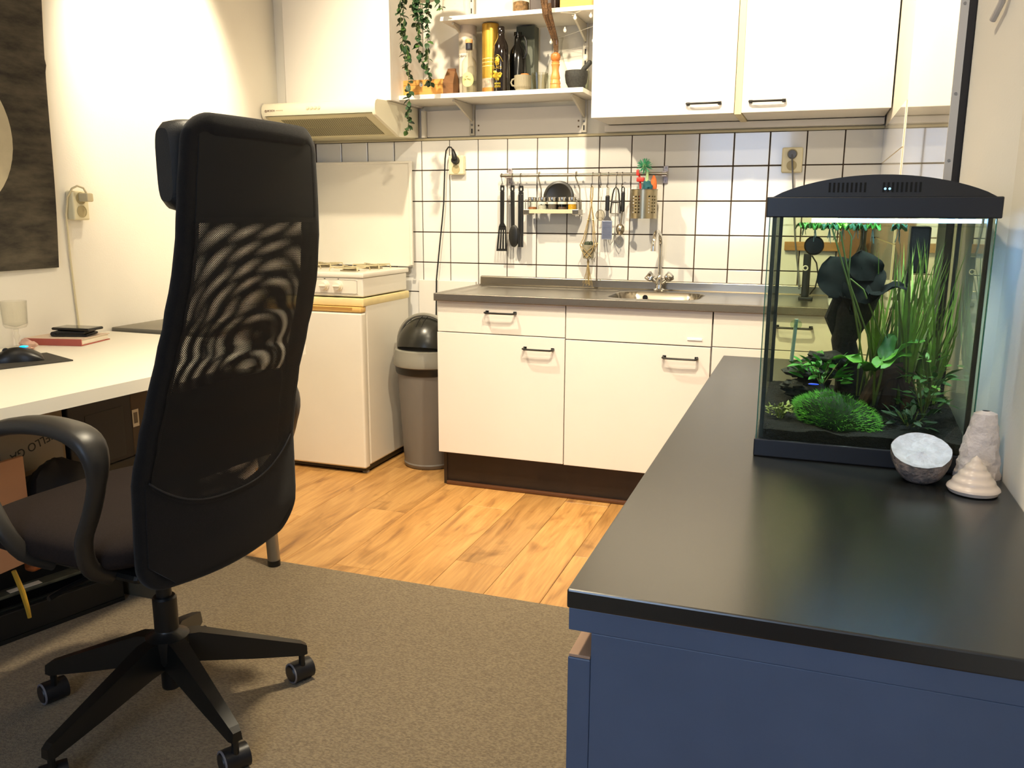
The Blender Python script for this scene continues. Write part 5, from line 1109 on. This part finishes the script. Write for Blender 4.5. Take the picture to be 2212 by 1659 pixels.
solo('archive_box', G().box(-.60, -.295, -1.970, -1.615, .0125, .385, .004), mat('archive_olive', '#3d382d', .8, var=.08, vs=10), 'dull olive archive box under the black box below the desk', 'box')
solo('orange_folder', G().box(-.215, -.20, -2.46, -2.215, .225, .535, .002), mat('folder_peach', '#cf9a72', .75), 'peach-coloured cardboard folder standing beneath the desk front', 'folder')
solo('black_bag', G().blob((-.215, -2.10, .385), (.085, .10, .10), 20, 14, .15, 4, 5), mat('bag_black', '#0d0c0b', .7), 'black bag slumped under the desk behind the chair seat', 'bag')
t = thing('equipment_case', 'low black open equipment case on the rug under the desk', 'case', (-.2, -2.25, .011))
kb_ = mat('case_black', '#0e0e0c', .55, var=.1, vs=15)
ca = R(-17)
CM = Matrix.Translation((-.11, -1.99, 0)) @ Matrix.Rotation(ca, 4, 'Z')
def cbox(*a, **k): return G().box(*a, **k).xf(CM)
part('floor_plate', cbox(-.165, 0, -.44, 0, .012, .024), kb_, t, 0)
part('front_wall', cbox(-.016, 0, -.44, 0, .024, .10, bev=.003), kb_, t)
part('rear_wall', cbox(-.165, -.150, -.44, 0, .024, .17, bev=.003), kb_, t)
part('end_wall', cbox(-.15, -.016, -.016, 0, .024, .13, bev=.003), kb_, t); part('end_wall', cbox(-.15, -.016, -.44, -.424, .024, .13, bev=.003), kb_, t)
part('grey_bar', cbox(-.11, -.06, -.40, -.03, .118, .128, bev=.002), mat('bar_grey', '#5b5b4c', .5, .4, var=.25, vs=25), t); part('bar_post', cbox(-.095, -.075, -.38, -.36, .024, .118), kb_, t, 0); part('bar_post', cbox(-.095, -.075, -.08, -.06, .024, .118), kb_, t, 0)
part('bar', cbox(-.045, -.030, -.43, -.02, .085, .10, bev=.002), mat('bar_dark', '#2d2f2a', .4, .5), t)
part('paper_scrap', cbox(-.090, -.065, -.30, -.21, .1285, .1295), mat('paper'), t, 0)
solo('orange_pouch', G().box(-.265, -.225, -2.205, -2.115, .172, .25, .012, 3), mat('pouch_orange', '#b3602a', .7, var=.1, vs=60), 'small orange pouch standing behind the black equipment case', 'pouch')
solo('yellow_pen', G().tube([(-.03, -2.42, .30), (-.02, -2.41, .24), (-.015, -2.405, .19), (-.013, -2.404, .165)], [.006, .007, .006, .005], 10), mat('pen_yellow', '#c79a2e', .5), 'thin yellow strap hanging under the desk at the left edge', 'strap')
solo('grey_cardboard', G().box(-.28, .02, -1.955, -1.945, .0115, .17), mat('panel_grey', '#57503f', .8), 'dull grey sheet of cardboard on the rug behind the black case', 'cardboard', smooth=0)

# ================================================================== office chair
t = thing('office_chair', 'black high-back office chair with mesh back and headrest on castors', 'office chair', (.455, -2.43, 0), rotz=R(-5))
def interp(tab, z):
    for (a, b_), (c, d_) in zip(tab, tab[1:]):
        if z <= c: k = (z - a) / (c - a); k = max(0, min(1, k)); k = k * k * (3 - 2 * k) * .5 + k * .5; return b_ + (d_ - b_) * k
    return tab[-1][1]
DT = [(.42, .200), (.53, .218), (.69, .222), (.77, .240), (.85, .262), (.93, .290), (1.01, .317), (1.09, .338), (1.17, .350), (1.25, .355), (1.33, .360), (1.40, .362)]
WT = [(.42, .225), (.53, .240), (.69, .236), (.77, .228), (.85, .220), (1.01, .213), (1.17, .201), (1.25, .195), (1.33, .186), (1.40, .178)]
def bk(s, z, off=0.0):
    """point of the back surface: s in -1..1 across, off along the outward (backward) direction"""
    wv = interp(WT, z); return Vector((interp(DT, z) + .018 * (1 - s * s) + off, s * wv, z))
ZB, ZT = .445, 1.388
cr_ = .050
def outline():
    """closed outline of the back as (s, z): up the near side, over the top, down the far side, along the bottom"""
    P = []
    for i in range(24): P.append((-1, ZB + .07 + (ZT - .055 - ZB - .07) * i / 24))
    for i in range(8): a = PI / 2 * i / 8; P.append((-1 + .29 * (1 - math.cos(a)), ZT - .055 + .055 * math.sin(a)))
    for i in range(12): P.append((-.71 + 1.42 * i / 12, ZT))
    for i in range(8): a = PI / 2 * i / 8; P.append((.71 + .29 * math.sin(a), ZT - .055 + .055 * math.cos(a)))
    for i in range(24): P.append((1, ZT - .055 - (ZT - .055 - ZB - .07) * i / 24))
    for i in range(8): a = PI / 2 * i / 8; P.append((1 - .26 * (1 - math.cos(a)), ZB + .07 - .07 * math.sin(a)))
    for i in range(12): P.append((.74 - 1.48 * i / 12, ZB - .012 * math.sin(PI * i / 12)))
    for i in range(8): a = PI / 2 * i / 8; P.append((-.74 - .26 * math.sin(a), ZB + .07 - .07 * math.cos(a)))
    return P
OL = outline()
# padded border swept along the outline
g = G(); n = len(OL); sec = 12; v = []; f = []
ctr = (0, .92)
for i in range(n):
    p = bk(*OL[i]); q = bk(*OL[(i + 1) % n]); r_ = bk(*OL[i - 1]); tan = (q - r_).normalized(); back = Vector((1, 0, 0)); back = (back - tan * back.dot(tan)).normalized(); inn = back.cross(tan).normalized()
    if inn.dot(Vector((0, -p.y, ctr[1] - p.z)) if abs(OL[i][0]) > .95 else Vector((0, 0, (ctr[1] - p.z)))) < 0: inn = -inn
    for k in range(sec):
        a = 2 * PI * k / sec; cx = math.copysign(abs(math.cos(a)) ** .6, math.cos(a)); cz = math.copysign(abs(math.sin(a)) ** .6, math.sin(a))
        v.append(p + inn * (.022 + .022 * cx) + back * (-.008 + .013 * cz))
for i in range(n):
    for k in range(sec): f.append((i * sec + k, i * sec + (k + 1) % sec, ((i + 1) % n) * sec + (k + 1) % sec, ((i + 1) % n) * sec + k))
g.add(v, f); part('back_border', g, fabric_blk, t, 60)
# lower upholstered panel with its curved upper edge
def ztop(s): return .612 + .10 * abs(s) ** 2.6
def low(u, v):
    s = (u - .5) * 2 * .93; z = ZB + .008 + (ztop(s) - ZB - .008) * v; k = 1 if v > .25 else (.72 + 1.12 * v)
    return bk(s * min(1, k), z, .004)
part('lower_panel', G().slab(low, 24, 16, lambda u, v: (-.022, 0, 0)), fabric_blk, t, 60)
part('seam', G().tube([tuple(bk((u / 15 - 1) * .90, ztop((u / 15 - 1) * .90), .006)) for u in range(31)], .0022, 6), mat('piping', '#2b2a2c', .7), t)
# woven mesh: two see-through layers
def meshmat(name, p, ox):
    m = bpy.data.materials.new(name); m.use_nodes = True; nt = m.node_tree; b = nt.nodes['Principled BSDF']; b.inputs['Base Color'].default_value = lin('#0d0c0c'); b.inputs['Roughness'].default_value = .8
    uv = nt.nodes.new('ShaderNodeUVMap'); sx = nt.nodes.new('ShaderNodeSeparateXYZ'); nt.links.new(uv.outputs[0], sx.inputs[0]); S = []
    for ax in ('X', 'Y'):
        q = nt.nodes.new('ShaderNodeMath'); q.operation = 'MULTIPLY'; q.inputs[1].default_value = 2 * PI / p; nt.links.new(sx.outputs[ax], q.inputs[0])
        s = nt.nodes.new('ShaderNodeMath'); s.operation = 'SINE'; nt.links.new(q.outputs[0], s.inputs[0]); S.append(s)
    mu = nt.nodes.new('ShaderNodeMath'); mu.operation = 'MULTIPLY'; nt.links.new(S[0].outputs[0], mu.inputs[0]); nt.links.new(S[1].outputs[0], mu.inputs[1])
    gt = nt.nodes.new('ShaderNodeMath'); gt.operation = 'GREATER_THAN'; gt.inputs[1].default_value = .44; nt.links.new(mu.outputs[0], gt.inputs[0])
    tr = nt.nodes.new('ShaderNodeBsdfTransparent'); mx = nt.nodes.new('ShaderNodeMixShader'); out = nt.nodes['Material Output']
    nt.links.new(gt.outputs[0], mx.inputs[0]); nt.links.new(b.outputs[0], mx.inputs[1]); nt.links.new(tr.outputs[0], mx.inputs[2]); nt.links.new(mx.outputs[0], out.inputs[0])
    return m
def meshsheet(name, m, off, zb, zt, sp, bulge=0.0, turn=0.0):
    nu, nv = 24, 60; me = bpy.data.meshes.new(name); V = []; F = []; UV = []
    for j in range(nv + 1):
        for i in range(nu + 1):
            s = (i / nu - .5) * 2 * sp; z0 = zb(s); z = z0 + (zt - z0) * j / nv; p = bk(s, z, off + bulge * (1 - (s / sp) ** 2) * math.sin(PI * j / nv)); V.append(p); UV.append((p.y * math.cos(turn) - z * 1.04 * math.sin(turn) + .003 * math.sin(9 * z), z * 1.04 * math.cos(turn) + p.y * math.sin(turn) + .004 * math.sin(8 * p.y)))
    W = nu + 1
    for j in range(nv):
        for i in range(nu): F.append((j * W + i, j * W + i + 1, (j + 1) * W + i + 1, (j + 1) * W + i))
    me.from_pydata(V, [], F); me.shade_smooth(); ul = me.uv_layers.new(name='UVMap')
    for l in me.loops: ul.data[l.index].uv = UV[l.vertex_index]
    me.materials.append(m); o = bpy.data.objects.new(name, me); C.objects.link(o); o.parent = t; return o
meshsheet('back_mesh', meshmat('mesh_rear', .0042, 0), .006, lambda s: ztop(s) - .01, 1.20, .88)
meshsheet('back_mesh', meshmat('mesh_front', .0043, 0), -.020, lambda s: ztop(s) - .01, 1.20, .88, -.016, R(1.5))
# opaque panel behind the headrest, lumbar band
def upp(u, v): s = (u - .5) * 2 * .86; return bk(s, 1.19 + .17 * v, .002)
part('head_panel', G().slab(upp, 16, 8, lambda u, v: (-.012, 0, 0)), mat('panel_black', '#0d0c0c', .85), t, 60)
def lum(u, v): s = (u - .5) * 2 * .86; return bk(s, .64 + .21 * v + .012 * (1 - s * s), -.026)
part('lumbar_pad', G().slab(lum, 16, 6, lambda u, v: (-.018, 0, 0)), mat('panel_black'), t, 60)
# headrest cushion
def hr(u, v):
    a = 2 * PI * v; s = (u - .5) * 2; e = (1 - abs(s) ** 6) ** .5 if abs(s) < 1 else 0.0
    e = max(e, .02); cx = math.copysign(abs(math.cos(a)) ** .55, math.cos(a)); cz = math.copysign(abs(math.sin(a)) ** .55, math.sin(a))
    p = bk(s * .97, 1.290, 0); return (p.x - .055 + .036 * cx * (.5 + .5 * e), p.y, 1.293 + .086 * cz * (.75 + .25 * e))
part('headrest', G().grid(lambda u, v: hr(u, v), 24, 24).add([], []), leather, t, 60)
cap = []
for s in (0, 1):
    g = G(); g.add([hr(s, k / 24) for k in range(24)], [tuple(range(24))]); part('headrest_end', g, leather, t, 60)
# seat
def seat(u, v):
    a = 2 * PI * u; q = v * PI; c = math.copysign(abs(math.cos(a)) ** .45, math.cos(a)); s = math.copysign(abs(math.sin(a)) ** .45, math.sin(a)); rr = math.sin(q) ** .35
    x = -.085 + .260 * rr * c; return (x, .255 * rr * s, .515 + .047 * math.copysign(abs(math.cos(q)) ** .8, math.cos(q)) - .12 * max(0, -x - .25) ** 1 + .02 * max(0, x - .05))
part('seat', G().grid(seat, 48, 24, closeu=True), seat_fab, t, 60)
part('seat_shell', G().box(-.24, .16, -.20, .20, .452, .476, .012), black_pl, t)
part('tilt_mechanism', G().box(-.10, .14, -.075, .075, .40, .453, .01).tube([(.10, 0, .43), (.16, 0, .425), (.185, 0, .46), (.19, 0, .56)], .020, 10, flat=(.45, 1.6)), black_pl, t)
part('lever', G().tube([(-.02, -.07, .43), (-.02, -.24, .425), (-.02, -.27, .42)], .006, 8), black_pl, t)
# arm loops
for s in (-1, 1):
    y = s * .285
    P = [(.085, s * .20, .462), (.098, s * .262, .50), (.118, y, .575), (.148, y, .625), (.172, y, .683), (.184, y, .735), (.172, y, .778), (.135, y, .797), (.085, y, .803), (.030, y, .803), (-.030, y, .796), (-.09, y, .782), (-.15, y, .760), (-.195, y, .732), (-.205, y, .702), (-.185, y, .66), (-.150, y, .615), (-.115, y, .56), (-.10, s * .262, .50), (-.09, s * .20, .462)]
    Q = []
    for i in range(len(P) - 1):
        for k in range(3): Q.append(Vector(P[i]).lerp(Vector(P[i + 1]), k / 3))
    Q.append(Vector(P[-1]))
    for _ in range(2): Q = [Q[0]] + [(Q[i - 1] + Q[i] * 2 + Q[i + 1]) / 4 for i in range(1, len(Q) - 1)] + [Q[-1]]
    v = []; f = []; sec = 12
    for i, p in enumerate(Q):
        tn = (Q[min(i + 1, len(Q) - 1)] - Q[max(i - 1, 0)]).normalized(); lat = Vector((0, 1, 0)); lat = (lat - tn * lat.dot(tn)).normalized(); nn = tn.cross(lat)
        top = max(0, min(1, (p.z - .70) / .09)); wd = .0185 + .0155 * top; th = .0115 + .005 * top
        for k in range(sec):
            a = 2 * PI * k / sec; v.append(p + lat * wd * math.copysign(abs(math.cos(a)) ** .7, math.cos(a)) + nn * th * math.copysign(abs(math.sin(a)) ** .7, math.sin(a)))
    for i in range(len(Q) - 1):
        for k in range(sec): f.append((i * sec + k, i * sec + (k + 1) % sec, (i + 1) * sec + (k + 1) % sec, (i + 1) * sec + k))
    f += [tuple(range(sec - 1, -1, -1)), tuple(range((len(Q) - 1) * sec, len(Q) * sec))]
    part('armrest', G().add(v, f), arm_m, t, 50)
# column and five-star base
BO = Vector((.012, -.004, 0))
part('column', G().cyl(BO + Vector((0, 0, .30)), BO + Vector((0, 0, .41)), .0175, n=20), black_pl, t)
part('hub', G().lathe([(.020, .084), (.0215, .088), (.0215, .145), (.046, .160), (.050, .170), (.050, .220), (.030, .232), (.0275, .237), (.0275, .315), (.024, .320)], BO, 24), black_pl, t)
tyre = mat('castor_black', '#1c1b1e', .4); ringm = mat('castor_ring', '#7d7b82', .5)
for k in range(5):
    A = R(47 + 5 - 72 * k); d = Vector((math.cos(A), math.sin(A), 0)); sd = Vector((-math.sin(A), math.cos(A), 0))
    V = []
    for r_, wd, z0, z1 in ((.025, .026, .150, .221), (.07, .026, .146, .218), (.20, .020, .115, .168), (.315, .015, .091, .123), (.328, .012, .092, .114)):
        for a, z in ((-1, z0), (1, z0), (.75, z1), (-.75, z1)): V.append(BO + d * r_ + sd * (a * wd) + Vector((0, 0, z)))
    F = [(0, 1, 2, 3), (19, 18, 17, 16)]
    for i in range(4):
        for q in range(4): F.append((i * 4 + q, i * 4 + (q + 1) % 4, (i + 1) * 4 + (q + 1) % 4, (i + 1) * 4 + q))
    lgp = part('base_leg', G().add(V, F), black_pl, t, 25)
    w0 = BO + d * .315; wa = R((250, 245, 238, 255, 248)[k]); ax = Vector((math.cos(wa), math.sin(wa), 0)); tr = Vector((-ax.y, ax.x, 0)) * -.012
    part('castor_stem', G().cyl(w0 + Vector((0, 0, .045)), w0 + Vector((0, 0, .095)), .008, n=10), black_pl, lgp)
    c0 = w0 + tr + Vector((0, 0, .0385))
    cs = part('castor', G().cyl(c0 - ax * .030, c0 + ax * .024, .027, n=24).cyl(c0 + ax * .024, c0 + ax * .030, .024, .020, n=24), tyre, lgp)
    ringp = [c0 + ax * .0255 + (Vector((0, 0, 1)) * math.sin(2 * PI * i / 24) + Vector((-ax.y, ax.x, 0)) * math.cos(2 * PI * i / 24)) * .0245 for i in range(24)]
    part('castor_ring', G().tube(ringp, .0026, 6, closed=True), ringm, lgp, label='grey castor ring')

# ================================================================== lamps out of the picture above
def ceiling_spot(loc, target, energy, size, blend, lab, radius=.035, col=WARM):
    t = thing('ceiling_spot', lab, 'lamp', (loc[0], loc[1], ZC), group='ceiling spot lamps')
    L = Vector(loc); T_ = Vector(target); d = (T_ - L).normalized()
    part('rose', G().lathe([(.045, -.001), (.045, -.018), (.012, -.024)], (loc[0], loc[1], ZC), 24), grey_metal, t)
    part('stem', G().cyl((loc[0], loc[1], ZC - .02), tuple(L - d * .05), .006, n=10), grey_metal, t)
    q = d.to_track_quat('-Z', 'Y').to_matrix().to_4x4()
    part('shade', G().lathe([(.020, .09), (.030, .08), (.042, .0), (.040, .0), (.028, .078), (0, .082)], (0, 0, 0), 28).xf(Matrix.Translation(L) @ q), mat('spot_shade', '#c9c6c0', .35, .7), t)
    part('bulb', G().blob((0, 0, .045), (.022, .022, .03), 14, 10).xf(Matrix.Translation(L) @ q), mat('spot_bulb', '#fff0d0', .3, emit='#ffd79a', es=30), t)
    l = bpy.data.lights.new('spot_light', 'SPOT'); l.energy = energy; l.color = col; l.spot_size = R(size); l.spot_blend = blend; l.shadow_soft_size = radius
    o = bpy.data.objects.new('spot_light', l); C.objects.link(o); o.location = L + d * .004; o.rotation_euler = d.to_track_quat('-Z', 'Y').to_euler()
    return t
ceiling_spot((.08, -1.25, 2.58), (-.61, -1.13, 1.84), 120 * LAMP_W, 56, .6, 'ceiling spot aimed at the left wall')
ceiling_spot((.15, -1.30, 2.62), (.35, -.15, 1.15), 125 * LAMP_W, 105, .8, 'ceiling spot aimed at the stove and sink')
ceiling_spot((1.40, -1.75, 2.62), (1.55, -.3, 1.40), 125 * LAMP_W, 105, .8, 'ceiling spot aimed at the wall cabinets')
ceiling_spot((1.40, -3.25, 2.60), (1.75, -1.4, 1.0), 40 * LAMP_W, 90, .8, 'ceiling spot nearest the window wall')
ceiling_spot((.95, -1.95, 2.60), (.85, -2.15, .0), 150 * LAMP_W, 105, .9, 'added ceiling fill spot aimed down at the rug', radius=.08)  # added lamp, gives the room soft fill
